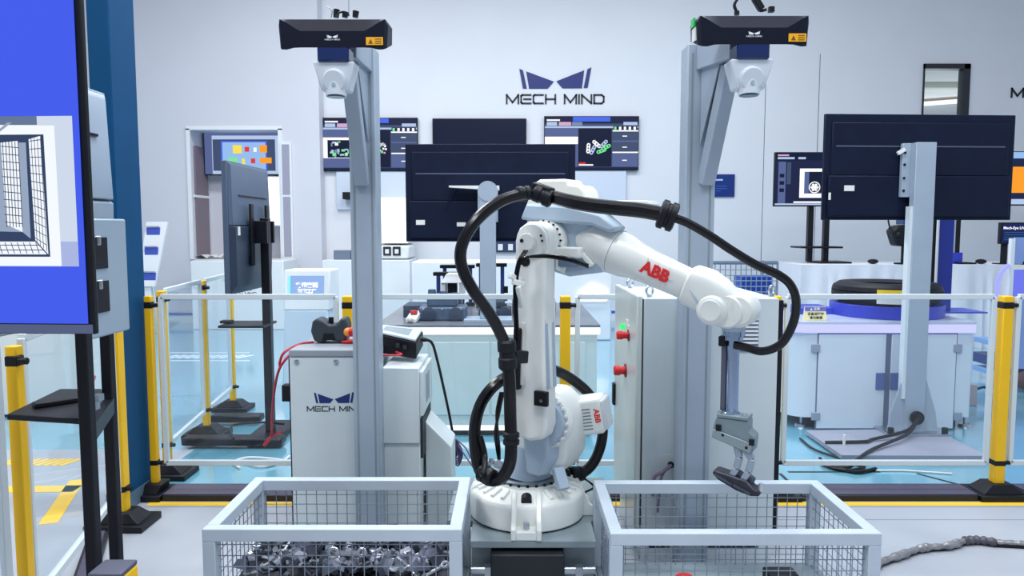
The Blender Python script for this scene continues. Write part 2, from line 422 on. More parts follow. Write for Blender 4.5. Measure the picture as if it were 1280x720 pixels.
for k in range(3): mb.use(mat('blue_print', (60, 100, 180), .5)).box(a.x + .03, a.x + .21 - .1 * (k == 2), YB - .0315, YB - .03, b.z - .2 - .04 * k, b.z - .19 - .04 * k)
mb.build('lettering', None, s, smooth=False)

# ------------------------------------------------------------------ wall screens
def px_rects(mb, c0, W, H, Y, rects, lift=.001):
    """flat coloured fields of a screen picture; rect = (x0,y0,x1,y1 in 0..1 from the top left, material)"""
    for i, (x0, y0, x1, y1, m) in enumerate(rects):
        y = Y - lift * (i + 1) * .12
        mb.use(m); q = [(c0[0] + x * W, y, c0[1] - v * H) for x, v in ((x0, y1), (x1, y1), (x1, y0), (x0, y0))]
        mb.f([mb.v(p) for p in q])
G = {k: glow('screen_' + k, c, s) for k, c, s in (('night', (26, 34, 70), 1), ('slate', (88, 102, 150), 1), ('grey', (66, 80, 112), 1), ('white', (252, 253, 255), 1.1),
     ('pink', (214, 170, 210), 1), ('blue', (74, 108, 235), 1), ('teal', (40, 90, 130), 1), ('green', (120, 235, 150), 1), ('dark', (14, 24, 54), 1), ('red', (225, 60, 60), 1),
     ('pale', (180, 200, 235), 1), ('orange', (255, 160, 40), 1), ('yellow', (250, 225, 90), 1), ('cobalt', (72, 100, 240), 1), ('sky', (150, 190, 240), 1), ('steel', (120, 140, 176), 1))}
def wall_tv(x0, y0, x1, y1, Y, label, group, rects, name='wall_screen', depth=.06, on=True, extra=None):
    a, b = P(x0, y1, Y), P(x1, y0, Y); W, H = b.x - a.x, b.z - a.z
    t = thing(name, label, 'screen', ((a.x + b.x) / 2, Y, a.z), group)
    MB().use(BLK).box(a.x, b.x, Y, Y + depth, a.z, b.z).build('housing', BLK, t, bevel=.006)
    mb = MB(); bw = .012
    if on:
        px_rects(mb, (a.x + bw, b.z - bw), W - 2 * bw, H - 2.5 * bw, Y - .002, rects, .004)
        if extra: extra(mb, a.x + bw, b.z - bw, W - 2 * bw, H - 2.5 * bw, Y - .012)
    else:
        mb.use(mat('dark_screen_glass', (14, 24, 48), .12)).box(a.x + bw, b.x - bw, Y - .003, Y, a.z + bw * 1.5, b.z - bw)
    mb.build('display', None, t, smooth=False); return t
base = [(0, 0, 1, 1, G['grey']), (0, 0, 1, .13, G['night']), (.3, 0, .7, .09, G['blue']), (.02, .05, .16, .08, G['white']), (.02, .1, .13, .17, G['pale']), (.15, .1, .28, .17, G['pink']), (.29, .1, .4, .17, G['steel']),
        (.84, .1, .99, .16, G['pale']), (0, .18, 1, .215, G['pale']), (0, .22, .355, .95, G['slate']), (.36, .22, .715, .95, G['dark']), (.72, .22, 1, .95, G['grey']), (.73, .18, .99, .255, G['night']),
        (.725, .255, 1, .28, G['white']), (.725, .45, 1, .48, G['slate']), (.725, .665, 1, .69, G['white']), (.725, .7, 1, .95, G['slate']), (0, .96, 1, 1, G['night'])]
for k in range(5): base.append((.74 + .052 * k, .19, .765 + .052 * k, .25, G['green'] if k == 0 else G['white']))
for k, v in enumerate((.36, .57, .82)): base.append((.83, v, .88, v + .018, G['white']))
def pill_parts(mb, x, z, W, H, Y):
    mb.use(G['white']); mb.f([mb.v((x + u * W, Y, z - v * H)) for u, v in ((0, .52), (.355, .52), (.355, .38), (0, .38))])
    mb.use(G['red']); mb.f([mb.v((x + u * W, Y, z - v * H)) for u, v in ((.365, .9), (.44, .9), (.44, .87), (.365, .87))])
    mb.use(G['white']); mb.f([mb.v((x + u * W, Y, z - v * H)) for u, v in ((.365, .93), (.52, .93), (.52, .905), (.365, .905))])
    for i, (u, v, a, m) in enumerate(((.466, .60, 1.5, 'white'), (.515, .63, 1.1, 'pale'), (.555, .52, -.7, 'white'), (.63, .52, .8, 'pale'), (.607, .65, .35, 'green'), (.655, .58, .45, 'green'))):
        mb.use(G[m]); L, r = .036 * W, .0195 * W; cx, cz = x + u * W, z - v * H; y = Y - .0005 * (i + 1)
        d = Vector((math.cos(a), 0, math.sin(a))); n = Vector((-d.z, 0, d.x)); pts = []
        for k in range(7): t = PI / 2 - PI * k / 6; pts.append(Vector((cx, y, cz)) + d * (L + r * math.cos(t)) + n * r * math.sin(t))
        for k in range(7): t = PI / 2 - PI * k / 6; pts.append(Vector((cx, y, cz)) - d * (L + r * math.cos(t)) - n * r * math.sin(t))
        mb.f([mb.v(p) for p in pts])
        for s_ in (-.9, 0, .9):
            mb.use(G['dark']); q = [Vector((cx, y - .0003, cz)) + d * (s_ * L) + (d * math.cos(w_) + n * math.sin(w_)) * r * .45 for w_ in [2 * PI * k / 8 for k in range(8)]]
            mb.f([mb.v(p) for p in q])
def tray_parts(mb, x, z, W, H, Y):
    rnd = random.Random(3)
    def R(u0, v0, u1, v1, m, k): 
        mb.use(G[m]); mb.f([mb.v((x + u * W, Y - .0004 * k, z - v * H)) for u, v in ((u0, v1), (u1, v1), (u1, v0), (u0, v0))])
    R(0, .37, .35, .77, 'white', 0); R(.045, .42, .33, .76, 'dark', 1)
    for k in range(26):
        u, v = rnd.uniform(.06, .29), rnd.uniform(.44, .7); R(u, v, u + rnd.uniform(.01, .04), v + rnd.uniform(.02, .07), rnd.choice(['white', 'pale', 'pale', 'steel', 'green', 'dark']), 2 + k)
    for k in range(16):
        u, v = rnd.uniform(.57, .66), rnd.uniform(.4, .66); R(u, v, u + .02, v + rnd.uniform(.03, .08), rnd.choice(['white', 'pink', 'pale', 'green', 'white']), 2 + k)
wall_tv(404, 147, 522, 214, YB - .08, 'wall screen left of the row showing a grey tray full of parts', 'lit screens on the back wall', base, extra=tray_parts)
wall_tv(680, 145, 799, 213, YB - .08, 'wall screen showing pale and green pill-shaped parts on a dark field', 'lit screens on the back wall', base, extra=pill_parts)
wall_tv(541, 148, 658, 214, YB - .08, 'switched-off black wall screen between the two lit wall screens', None, [], on=False)
# alcove screen
r = [(0, 0, 1, 1, G['pale']), (0, 0, .1, 1, G['slate']), (.0, .0, 1, .07, G['slate']), (.11, .16, .95, .92, G['grey']), (.22, .2, .84, .97, G['cobalt']), (.24, .23, .82, .97, G['sky'])]
r += [(.38, .3, .5, .5, G['yellow']), (.54, .34, .6, .46, G['red']), (.74, .3, .84, .48, G['orange']), (.66, .36, .7, .46, G['white']), (.32, .6, .44, .75, G['green']), (.5, .62, .54, .82, G['yellow']), (.62, .62, .68, .74, G['red']), (.74, .6, .9, .74, G['orange'])]
wall_tv(256, 165, 349, 219, YL + .5, 'screen in the wall alcove showing coloured blocks on blue', None, r)

t = thing('light_box', 'narrow glowing white light box with an orange edge low in the wall alcove', 'lamp', P(345, 281, YL + .3))
a, b = P(334, 281, YL + .3), P(352, 222, YL + .3)
MB().use(WHT).box(a.x - .02, b.x + .005, YL + .31, YL + .79, a.z - .02, b.z + .02).build('housing', WHT, t)
MB().use(glow('light_box_face', (255, 255, 255), 1.5)).box(a.x, b.x - .03, YL + .3, YL + .31, a.z, b.z).build('diffuser', None, t)
MB().use(mat('orange_edge', (240, 130, 90), .4)).box(b.x - .03, b.x, YL + .298, YL + .31, a.z, b.z).build('edge_strip', None, t)
# white pieces below the wall screens
GREYP = mat('pale_grey_panel', (206, 216, 230), .5)
def slab(x0, y0, x1, y1, Y, d, name, label, cat, m, bevel=.006, group=None, z0=None):
    a, b = P(x0, y1, Y), P(x1, y0, Y)
    o = MB().use(m).box(a.x, b.x, Y, Y + d, a.z if z0 is None else z0, b.z).build(name, m, None, bevel=bevel)
    return tag(o, label, cat, group)
slab(421, 214, 508, 262, YB - .06, .055, 'mounting_board', 'pale grey panel on the wall under the left wall screen', 'panel', GREYP)
slab(697, 213, 783, 262, YB - .06, .055, 'mounting_board', 'pale grey panel on the wall under the screen with pill-shaped parts', 'panel', GREYP)
# lit light box above its white unit
t = thing('light_box', 'glowing white light box on the wall behind the left camera post', 'lamp', P(490, 304, 11.9))
a, b = P(473, 304, 11.9), P(508, 248, 11.9); LB = glow('light_box_face', (255, 255, 255), 1.5)
MB().use(WHT).box(a.x - .02, b.x + .02, 11.91, 12.44, a.z, b.z + .02).build('housing', WHT, t)
MB().use(LB).box(a.x, b.x, 11.9, 11.91, a.z, b.z).build('diffuser', LB, t)
t = thing('test_unit', 'white wall unit with two dark sockets under the glowing light box', 'unit', P(490, 323, 11.7))
a, b = P(440, 323.5, 11.7), P(511, 307, 11.7)
MB().use(WHT).box(a.x, b.x, 11.7, 12.45, a.z, b.z).build('body', WHT, t, bevel=.03)
for px in (483, 490 + 5):
    p = P(px + 1, 313, 11.7); MB().use(FR).box(p.x - .06, p.x + .06, 11.685, 11.7, p.z - .08, p.z + .06).build('socket', FR, t)
    MB().use(LBL).box(p.x - .03, p.x + .03, 11.68, 11.686, p.z - .05, p.z + .02).build('plug', LBL, t)
slab(404, 325, 512, 396, 11.6, .85, 'counter_block', 'white counter block below the light box and its white unit', 'counter', WHT, z0=0.0, bevel=.01)
o = slab(417, 313, 438, 324, 11.75, .25, 'instrument_tray', 'low dark grey tray on the white counter left of the camera post', 'tray', mat('tray_grey', (110, 124, 144), .4), z0=ZZ(325, 11.6) + .002)
o = slab(428, 240, 441, 249, YB - .3, .3, 'bracket_camera', 'small black box sticking out of the wall beside the left camera post', 'camera', BLK)
# white booth counter with wordmark, under the alcove
t = thing('booth_counter', 'white booth counter with a wordmark under the wall alcove', 'counter', P(295, 396, 11.3))
a, b = P(238, 326, 11.3), P(354, 326, 11.3)
MB().use(WHT).box(a.x, b.x, 11.3, YL - .14, 0, a.z).build('body', WHT, t, bevel=.01)
logo(face(P(303, 367, 11.299)), .42, t, NAVY, INK, .002)
t = thing('crumpled_paper', 'sheet of crumpled white paper on the ledge of the wall alcove', 'paper', P(270, 324, YL + .1))
rnd = random.Random(5); mb = MB().use(LBL); N = 12; g = []
p0, p1 = P(243, 324, YL + .05).x, P(285, 324, YL + .05).x
for i in range(N + 1): g.append([mb.v((p0 + (p1 - p0) * i / N, YL + .1 + .4 * j / 3, az0 + .012 + rnd.uniform(0, .06))) for j in range(4)])
for i in range(N):
    for j in range(3): mb.f([g[i][j], g[i + 1][j], g[i + 1][j + 1], g[i][j + 1]])
mb.build('sheet', LBL, t, smooth=False)
# leaning brochure rack
t = thing('brochure_rack', 'white leaning brochure rack beside the teal column', 'rack', P(188, 396, 10.5))
y0 = 10.5; a, b = P(168, 360, y0), P(199, 277, y0 + .25)
mb = MB().use(WHT); lo = P(172, 358, y0).x; hi = P(193, 358, y0).x; lo2 = P(172, 277, y0).x; hi2 = P(199, 277, y0).x; zt, zb = ZZ(277, y0), ZZ(358, y0)
mb.hexa([(lo, y0, zb), (hi, y0, zb), (hi2, y0 + .25, zt), (lo2, y0 + .25, zt)], [(lo, y0 + .04, zb), (hi, y0 + .04, zb), (hi2, y0 + .29, zt), (lo2, y0 + .29, zt)])
mb.build('board', WHT, t)
MB().use(WHT).bar(((lo + hi) / 2, y0 + .05, zb + .1), ((lo + hi) / 2, y0 + .35, 0), .1, .03).build('leg', WHT, t)
MB().use(WHT).bar(((lo + hi) / 2, y0 + .05, zb + .1), ((lo + hi) / 2, y0 - .0, 0), .1, .03).build('leg', WHT, t)
BRO = mat('brochure_blue', (70, 92, 190), .5)
for i, (u, m) in enumerate(((.13, BRO), (.44, BRO), (.83, BRO))):
    zz = zt + (zb - zt) * u; yy = y0 + .25 * (1 - u)
    MB().use(m).box(lo + .06, hi + .01, yy - .02, yy + .002, zz - .07, zz + .04).build('brochure', m, t)
    MB().use(mat('rack_wire', (120, 134, 140), .4)).box(lo + .06, hi + .01, yy - .04, yy - .02, zz + .045, zz + .055).build('pocket_rail', None, t)
# ------------------------------------------------------------------ pedestal and robot
PZ = 0.30
t = thing('robot_pedestal', 'low grey steel pedestal between the two mesh crates under the robot', 'pedestal', (.08, 3.3, 0))
MB().use(PLATE).box(-.168, .338, 2.89, 3.10, PZ - .03, PZ).box(-.28, .46, 3.10, 3.65, PZ - .03, PZ).build('top_plate', PLATE, t, bevel=.003)
MB().use(PLATE).box(-.165, .335, 2.950, 2.990, 0, PZ - .03).build('front_plate', PLATE, t)
for x in (-.16, .30):
    for y in (3.01, 3.55): MB().use(PLATE).box(x, x + .03, y, y + .06, 0, PZ - .03).build('leg', PLATE, t)
MB().use(mat('black_front_box', (26, 32, 38), .55, var=.1)).box(-.085, .21, 2.860, 2.950, 0.02, PZ - .045).build('front_box', None, t, bevel=.006)
for x0, x1 in ((-.165, -.08), (.205, .335)):
    mb = MB().use(STEEL); mb.cyl((x0, 2.90, .175), (x1, 2.90, .175), .018)
    mb.build('pipe', STEEL, t)
    mb = MB().use(STEEL); xm = x0 + .05 if x0 > 0 else x1 - .03; mb.cyl((xm, 2.90, .175), (xm + .03, 2.90, .175), .026, seg=8); mb.build('pipe_fitting', STEEL, t)

BX, BY = .066, 3.2
def PR(px, py, Y): return P(px, py, Y - .1)
rb = thing('industrial_robot', 'white six-axis robot arm with black hoses and red lettering standing between the crates', 'robot', (BX, BY, PZ))
def lathe_z(mb, prof, seg=40): return mb.rings([((BX, BY, PZ + z), r) for r, z in prof], seg)
mb = MB().use(ROB); lathe_z(mb, [(.246, .006), (.252, .012), (.252, .10), (.246, .115), (.238, .122), (.15, .15), (.148, .16)], 48)
base = mb.build('base', ROB, rb, bevel=.0)
mb = MB().use(BLK); lathe_z(mb, [(.24, 0), (.24, .008)]); mb.build('base_gasket', BLK, base)
# cast fins on the shoulder of the base
for k in range(26):
    a = 2 * PI * k / 26 + .1
    if abs(math.sin(a / 2 + PI / 4)) < .18: continue
    d = Vector((math.cos(a), math.sin(a), 0))
    MB().use(ROB).bar(Vector((BX, BY, PZ + .148)) + d * .165, Vector((BX, BY, PZ + .128)) + d * .222, .017, .02).build('fin', ROB, base, bevel=.003)
# bolt-down feet
for ang, L in ((-1.60, .315), (PI - .05, .285), (.05, .285), (PI / 2, .30)):
    d = Vector((math.cos(ang), math.sin(ang), 0)); n = Vector((-d.y, d.x, 0)); o = Vector((BX, BY, PZ))
    mb = MB().use(ROB)
    prof = [(.14, 0), (L, 0), (L, .045), (L - .02, .055), (.262, .075), (.235, .13), (.2, .15), (.14, .15)]
    q = [o + d * r + Vector((0, 0, z)) for r, z in prof]
    mb.prism([p - n * .062 for p in q], n * .022); mb.prism([p + n * .04 for p in q], n * .022)
    q2 = [o + d * r + Vector((0, 0, z)) for r, z in ((.14, 0), (L - .003, 0), (L - .003, .036), (.14, .036))]
    mb.prism([p - n * .042 for p in q2], n * .084)
    mb.build('foot', ROB, base, bevel=.004)
    MB().use(STEEL).cyl(o + d * (L - .035) + Vector((0, 0, .036)), o + d * (L - .035) + Vector((0, 0, .062)), .013, seg=6).build('foot_bolt', STEEL, base)
d = Vector((math.cos(-1.6), math.sin(-1.6), 0)); o = Vector((BX, BY, PZ + .128))
MB().use(BLK).cyl(o + d * .20 + Vector((0, 0, .012)), o + d * .232 + Vector((0, 0, .004)), .022).build('connector_port', BLK, base)
# swivel ring with bolts
mb = MB().use(mat('robot_joint_grey', (120, 134, 146), .35, .4)); lathe_z(mb, [(.14, .15), (.142, .155), (.142, .172), (.135, .178)], 40)
ring = mb.build('swivel_ring', None, rb)
for k in range(24):
    a = 2 * PI * k / 24; p = Vector((BX + .1425 * math.cos(a), BY + .1425 * math.sin(a), PZ + .163))
    MB().use(BLK).cb(p, (.011, .011, .011), Matrix.Rotation(a, 3, 'Z')).build('ring_bolt', BLK, ring)
# arm frame: u = in the arm's plane, w = along its joint axes towards the camera's left, z up
O = Vector((.172, 3.125, 0)); U = Vector((.866, -.5, 0)); A = Vector((-.5, -.866, 0))
RM4 = Matrix(((U.x, A.x, 0, O.x), (U.y, A.y, 0, O.y), (U.z, A.z, 1, 0), (0, 0, 0, 1)))
def RB(): return MB(RM4)
Z2, Z3 = .75, 1.50
# turning column: cone from the ring up into the gear housing, blue-grey as painted shade
mb = MB().use(ROBG); mb.rings([((BX, BY, PZ + .176), .125), ((BX + .005, BY, PZ + .23), .10), ((BX + .02, BY, PZ + .30), .085)], 28)
mb.build('turning_neck', ROBG, rb)
mb = RB().use(ROB)
pts = [(-.17, .58), (-.10, .53), (.04, .50), (.085, .58), (.092, .66), (.085, .75), (.055, .82), (0, .86), (-.06, .855), (-.11, .81), (-.14, .74), (-.17, .66)]
pts = [(u, z) for u, z in pts]
mb.hexa([(u, -.17, z) for u, z in pts], [(u, .055, z) for u, z in pts])
hs = mb.build('shoulder_housing', ROB, rb, bevel=.025, seg=3)
mb = RB().use(ROBG); mb.hexa([(u, -.02, z) for u, z in [(-.12, .50), (.03, .50), (.08, .60), (.08, .70), (-.12, .70)]], [(u, .12, z) for u, z in [(-.06, .52), (.0, .52), (.04, .60), (.04, .7), (-.08, .7)]])
mb.build('gear_case', ROBG, rb, bevel=.012)
mb = RB().use(ROB); mb.rings([((0, .05, Z2), .124), ((0, .062, Z2), .126), ((0, .07, Z2), .122), ((0, .085, Z2), .118)], 40); mb.build('joint_flange', ROB, rb)
mb = RB().use(ROBG); mb.rings([((0, .085, Z2), .106), ((0, .1, Z2), .106), ((0, .11, Z2), .1)], 40); jr = mb.build('joint_ring', ROBG, rb)
for k in range(22):
    a = 2 * PI * k / 22
    RB().use(ROB).cyl((.113 * math.cos(a), .083, Z2 + .113 * math.sin(a)), (.113 * math.cos(a), .098, Z2 + .113 * math.sin(a)), .007, seg=6).build('ring_bolt', ROB, jr)
# shoulder motor, pointing away to the right behind the arm
mot = Vector((PR(700, 520, 3.40))); md = Vector((.97, -.02, .03)).normalized()
pm0, pm1 = PR(688, 523, 3.42), PR(757, 515, 3.34); md = (pm1 - pm0).normalized(); upm = Vector((0, 0, 1)); upm = (upm - md * upm.dot(md)).normalized(); sdm = md.cross(upm)
MM = Matrix(((md.x, sdm.x, upm.x, pm0.x), (md.y, sdm.y, upm.y, pm0.y), (md.z, sdm.z, upm.z, pm0.z), (0, 0, 0, 1)))
mL = (pm1 - pm0).length
motor = MB(MM).use(ROB).box(0, mL, -.08, .08, -.078, .078).build('shoulder_motor', ROB, rb, bevel=.016, seg=3)
for k in range(7):
    z = -.052 + .0145 * k
    MB(MM).use(mat('motor_groove', (120, 132, 138), .6)).box(.05, mL - .048, .0795, .082, z, z + .0045).build('cooling_slot', None, motor)
MB(MM).use(mat('motor_cap', (214, 218, 220), .4)).box(mL - .006, mL + .012, -.07, .07, -.066, .066).build('motor_cap', None, motor, bevel=.008)
TXM = MM @ face((mL - .022, .0806, .004), (0, 0, -1), (1, 0, 0))
MB().use(REDP).text('ABB', TXM, .034, .0008, .001).build('brand_lettering', REDP, motor, smooth=False)
# lower arm
mb = RB().use(ROB)
ue = .012
prof = [(-.088, Z2 - .0), (-.07, Z2 - .045), (0, Z2 - .06), (.062, Z2 - .045), (.078, Z2 + .01), (.072, Z2 + .14), (.060, Z2 + .40), (.060, Z3 - .06), (.076, Z3), (.062, Z3 + .05), (.022, Z3 + .076), (-.022, Z3 + .076), (-.062, Z3 + .05), (-.08, Z3), (-.078, Z3 - .06), (-.075, Z2 + .40), (-.085, Z2 + .14)]
mb.hexa([(u + (ue * (z - Z2) / .75), .11, z) for u, z in prof], [(u + (ue * (z - Z2) / .75), .205, z) for u, z in prof])
la = mb.build('lower_arm', ROB, rb, bevel=.014, seg=3)
ue = .012
# lower arm's right flank: white rib as highlight line, blue-grey strips as painted shade
mb = RB().use(ROB); mb.bar((.074, .155, Z2 + .16), (.050, .155, Z3 - .10), .014, .012, up=(1, 0, 0)); mb.build('flank_rib', ROB, la, bevel=.003)
mb = RB().use(ROBG); mb.bar((.075, .185, Z2 + .16), (.052, .185, Z3 - .10), .022, .008, up=(1, 0, 0)); mb.build('flank_shade', ROBG, la)
mb = RB().use(ROBG); mb.bar((.075, .128, Z2 + .16), (.052, .128, Z3 - .10), .022, .008, up=(1, 0, 0)); mb.build('flank_shade', ROBG, la)
# elbow covers
mb = RB().use(ROB); mb.rings([((ue, .20, Z3), .068), ((ue, .212, Z3), .068), ((ue, .216, Z3), .064)], 32); mb.build('elbow_cap', ROB, la)
mb = RB().use(ROB); mb.rings([((ue - .012, .21, Z3 - .005), .036), ((ue - .012, .232, Z3 - .005), .036), ((ue - .012, .236, Z3 - .005), .032)], 26); mb.build('elbow_hub', ROB, la)
mb = RB().use(BLK); mb.cyl((ue - .03, .234, Z3), (ue - .03, .238, Z3), .008, seg=10); mb.cyl((ue + .045, .214, Z3 + .02), (ue + .045, .218, Z3 + .02), .005, seg=8); mb.cyl((ue + .05, .214, Z3 + .0), (ue + .05, .218, Z3), .005, seg=8); mb.build('cap_bolts', BLK, la)
mb = RB().use(BLK); mb.cyl((ue - .03, .20, Z3 - .083), (ue - .03, .209, Z3 - .083), .02, seg=14); mb.build('cable_opening', BLK, la)
mb = RB().use(ROB); mb.rings([((ue, .06, Z3), .088), ((ue, .085, Z3), .09), ((ue, .11, Z3), .082)], 36); ef = mb.build('elbow_flange', ROB, rb)
for k in range(20):
    a = 2 * PI * k / 20
    RB().use(BLK).cyl((ue + .078 * math.cos(a), .1, Z3 + .078 * math.sin(a)), (ue + .078 * math.cos(a), .113, Z3 + .078 * math.sin(a)), .005, seg=6).build('ring_bolt', BLK, ef)
# upper arm housing
TH = math.radians(-22)
def arm(s, z, o=(ue + .02, Z3 + .056)):       # along / across the forearm -> (u, z)
    return o[0] + s * math.cos(TH) - z * math.sin(TH), o[1] + s * math.sin(TH) + z * math.cos(TH)
mb = RB().use(ROBG)
def loft(mb, secs):
    """secs: list of lists of 3D points of equal count"""
    L = [[mb.v(p) for p in q] for q in secs]; n = len(L[0])
    mb.f(L[0][::-1]); mb.f(L[-1])
    for a, b in zip(L, L[1:]):
        for i in range(n): mb.f([a[i], a[(i + 1) % n], b[(i + 1) % n], b[i]])
q = [(-.10, 1.60), (-.09, 1.52), (-.04, 1.42), (.02, 1.372), (.10, 1.352), (.235, 1.372), (.255, 1.43), (.21, 1.50), (.20, 1.60), (.10, 1.655), (-.04, 1.665)]
mb.hexa([(u, -.10, z) for u, z in q], [(u, .065, z) for u, z in q]); mb.build('elbow_housing', ROBG, rb, bevel=.02, seg=3)
q = [(-.10, 1.585), (.22, 1.56), (.30, 1.53), (.33, 1.55), (.26, 1.605), (.12, 1.64), (-.07, 1.65)]
mb = RB().use(ROBG); mb.hexa([(u, .0, z) for u, z in q], [(u, .11, z) for u, z in q]); mb.build('cable_carrier', ROBG, rb, bevel=.012)
# cream top cover
q = [(-.105, 1.63), (-.06, 1.735), (-.035, 1.75), (.09, 1.748), (.098, 1.728), (.145, 1.722), (.165, 1.70), (.18, 1.64)]
mb = RB().use(mat('robot_cream_cover', (240, 240, 228), .35)); mb.hexa([(u, -.09, z) for u, z in q], [(u, .06, z) for u, z in q]); mb.build('top_cover', None, rb, bevel=.014, seg=3)
q = [(.20, 1.60), (.44, 1.64), (.43, 1.655), (.2, 1.66)]
mb = RB().use(ROB); mb.hexa([(u, -.06, z) for u, z in q], [(u, .05, z) for u, z in q]); mb.build('cover_lip', ROB, rb, bevel=.004)
# bright bracket and wrist motor next to the elbow
mb = RB().use(ROB); mb.box(.07, .18, .07, .13, 1.43, 1.475); mb.box(.075, .095, .07, .13, 1.38, 1.44); mb.build('motor_bracket', ROB, rb, bevel=.008)
mb = RB().use(mat('grey_motor', (104, 124, 148), .4)); mb.box(.09, .16, .085, .14, 1.395, 1.435); mb.build('connector_block', None, rb, bevel=.008)
mb = RB().use(ROB); mb.hexa([(u, .066, z) for u, z in [(.05, 1.385), (.09, 1.365), (.12, 1.47), (.08, 1.47)]], [(u, .085, z) for u, z in [(.05, 1.385), (.09, 1.365), (.12, 1.47), (.08, 1.47)]]); mb.build('side_plate', ROB, rb, bevel=.004)
mb = RB().use(ROB); p0 = arm(.205, -.13); mb.bar((.165, .075, 1.455), (.215, .075, 1.40), .03, .02); mb.build('cable_bracket', ROB, rb, bevel=.004)
# forearm: flared root, tube and wrist
secs = []
def ring(s, ry, rz, oz=0.0, n=28, p=2.0):
    out = []
    for k in range(n):
        a = 2 * PI * k / n; c_, s_ = math.cos(a), math.sin(a)
        y = ry * math.copysign(abs(c_) ** (2 / p), c_); z = rz * math.copysign(abs(s_) ** (2 / p), s_) + oz
        u, zz = arm(s, z); out.append((u, y, zz))
    return out
mb = RB().use(ROB); loft(mb, [ring(.10, .06, .06), ring(.16, .085, .086), ring(.235, .092, .093), ring(.27, .092, .092)]); mb.build('forearm_root', ROB, rb)
mb = RB().use(ROB)
loft(mb, [ring(.272, .089, .089), ring(.285, .0895, .0895), ring(.32, .086, .086), ring(.36, .072, .075, 0, p=2.3), ring(.42, .064, .066, 0, p=3), ring(.575, .058, .060, 0, p=3.4), ring(.585, .054, .056, 0, p=3.4)])
fa = mb.build('forearm', ROB, rb)
u, z = arm(.47, .002)
TX = RM4 @ face((u, .064, z), (math.cos(TH), 0, math.sin(TH)), (-math.sin(TH), 0, math.cos(TH)))
# text faces the +w side
mb = MB().use(REDP).text('ABB', TX, .064, .0012, .003); 
mb.use(ROB)
for (xa, xb, ya, yb) in ((-.075, .075, -.002, .002),): mb.hexa([TX @ Vector(p) for p in ((xa, ya, .0005), (xb, ya, .0005), (xb, yb, .0005), (xa, yb, .0005))], [TX @ Vector(p) for p in ((xa, ya, .0022), (xb, ya, .0022), (xb, yb, .0022), (xa, yb, .0022))])
for xc in (-.046, .0, .047): mb.hexa([TX @ Vector((xc + a, b, .0005)) for a, b in ((-.0015, -.04), (.0015, -.04), (.0015, .04), (-.0015, .04))], [TX @ Vector((xc + a, b, .0022)) for a, b in ((-.0015, -.04), (.0015, -.04), (.0015, .04), (-.0015, .04))])
mb.build('brand_lettering', REDP, fa, smooth=False)
mb = RB().use(ROB)
loft(mb, [ring(.588, .064, .068, .003, p=2.6), ring(.60, .074, .08, .004, p=2.8), ring(.66, .078, .084, .006, p=2.8), ring(.72, .074, .078, .0, p=2.6), ring(.775, .066, .062, -.008, p=2.4), ring(.80, .05, .045, -.012, p=2.2)])
wr = mb.build('wrist_housing', ROB, rb)
wu, wz = arm(.775, -.018)
mb = RB().use(ROB); mb.rings([((wu - .055, -.07, wz), .055), ((wu - .055, .07, wz), .058), ((wu - .055, .084, wz), .05), ((wu - .055, .088, wz), .044)], 32); mb.build('wrist_joint', ROB, wr)
mb = RB().use(ROB); mb.rings([((wu - .055, .087, wz), .041), ((wu - .055, .092, wz), .041), ((wu - .055, .095, wz), .037)], 30); mb.build('wrist_cap', ROB, wr)
mb = RB().use(ROBG); q = [arm(.62, .0), arm(.715, -.055), arm(.70, -.062)]; mb.hexa([(a, .078, b) for a, b in q], [(a, .0805, b) for a, b in q]); mb.build('housing_slot', ROBG, wr)
FX, FZ = .754, 1.21
mb = RB().use(ROB); mb.rings([((wu - .005, -.07, wz - .004), .056), ((wu - .005, -.05, wz - .004), .064), ((wu - .005, .05, wz - .004), .064), ((wu - .005, .066, wz - .004), .056)], 32); mb.build('wrist_head', ROB, rb)
mb = RB().use(ROB); mb.rings([((wu + .035, -.062, wz), .05), ((wu + .035, -.05, wz), .063), ((wu + .035, .042, wz), .063), ((wu + .035, .056, wz), .05)], 32); mb.build('wrist_cover', ROB, rb)
mb = RB().use(LBL); mb.box(wu + .012, wu + .026, .062, .0665, wz + .0, wz + .03); mb.build('label', LBL, rb)
# tool flange, chrome rod and gripper
mb = RB().use(ROBG); mb.rings([((FX, 0, wz - .04), .045), ((FX, 0, 1.168), .042)], 24); mb.build('tool_neck', ROBG, rb)
mb = RB().use(CHR); mb.rings([((FX, 0, 1.17), .042), ((FX, 0, 1.152), .042), ((FX, 0, 1.15), .036), ((FX, 0, 1.135), .036)], 28); mb.build('tool_flange', CHR, rb)
gp = thing('gripper', 'grey metal finger gripper hanging from the robot wrist on a chrome rod', 'gripper', PR(916, 560, 2.856))
GS = Matrix.Translation((FX + .016, 0, .862)) @ Matrix.Diagonal((.62, .68, .64, 1)) @ Matrix.Translation((-FX, 0, -.862))
def gb(): return MB(RM4 @ GS)
RB().use(CHR).rings([((FX, 0, 1.136), .023), ((FX, 0, .866), .023), ((FX, 0, .858), .032)], 24).build('rod', CHR, gp)
RB().use(mat('gripper_dark_bar', (92, 96, 112), .4, .3)).box(FX - .042, FX - .022, -.03, .01, .864, 1.15).build('cable_bar', None, gp, bevel=.004)
RB().use(BLK).box(FX - .05, FX - .024, -.03, .025, 1.11, 1.148).build('clamp', BLK, gp, bevel=.004)
ALU = mat('gripper_grey_aluminium', (128, 144, 150), .4, .35, var=.06, scale=20)
gb().use(ALU).box(FX - .10, FX + .085, -.06, .06, .833, .855).build('mount_plate', ALU, gp, bevel=.003)
for du in (-.09, -.06, .05, .075):
    gb().use(STEEL).cyl((FX + du, .045, .855), (FX + du, .045, .872), .007, seg=8).build('plate_bolt', STEEL, gp)
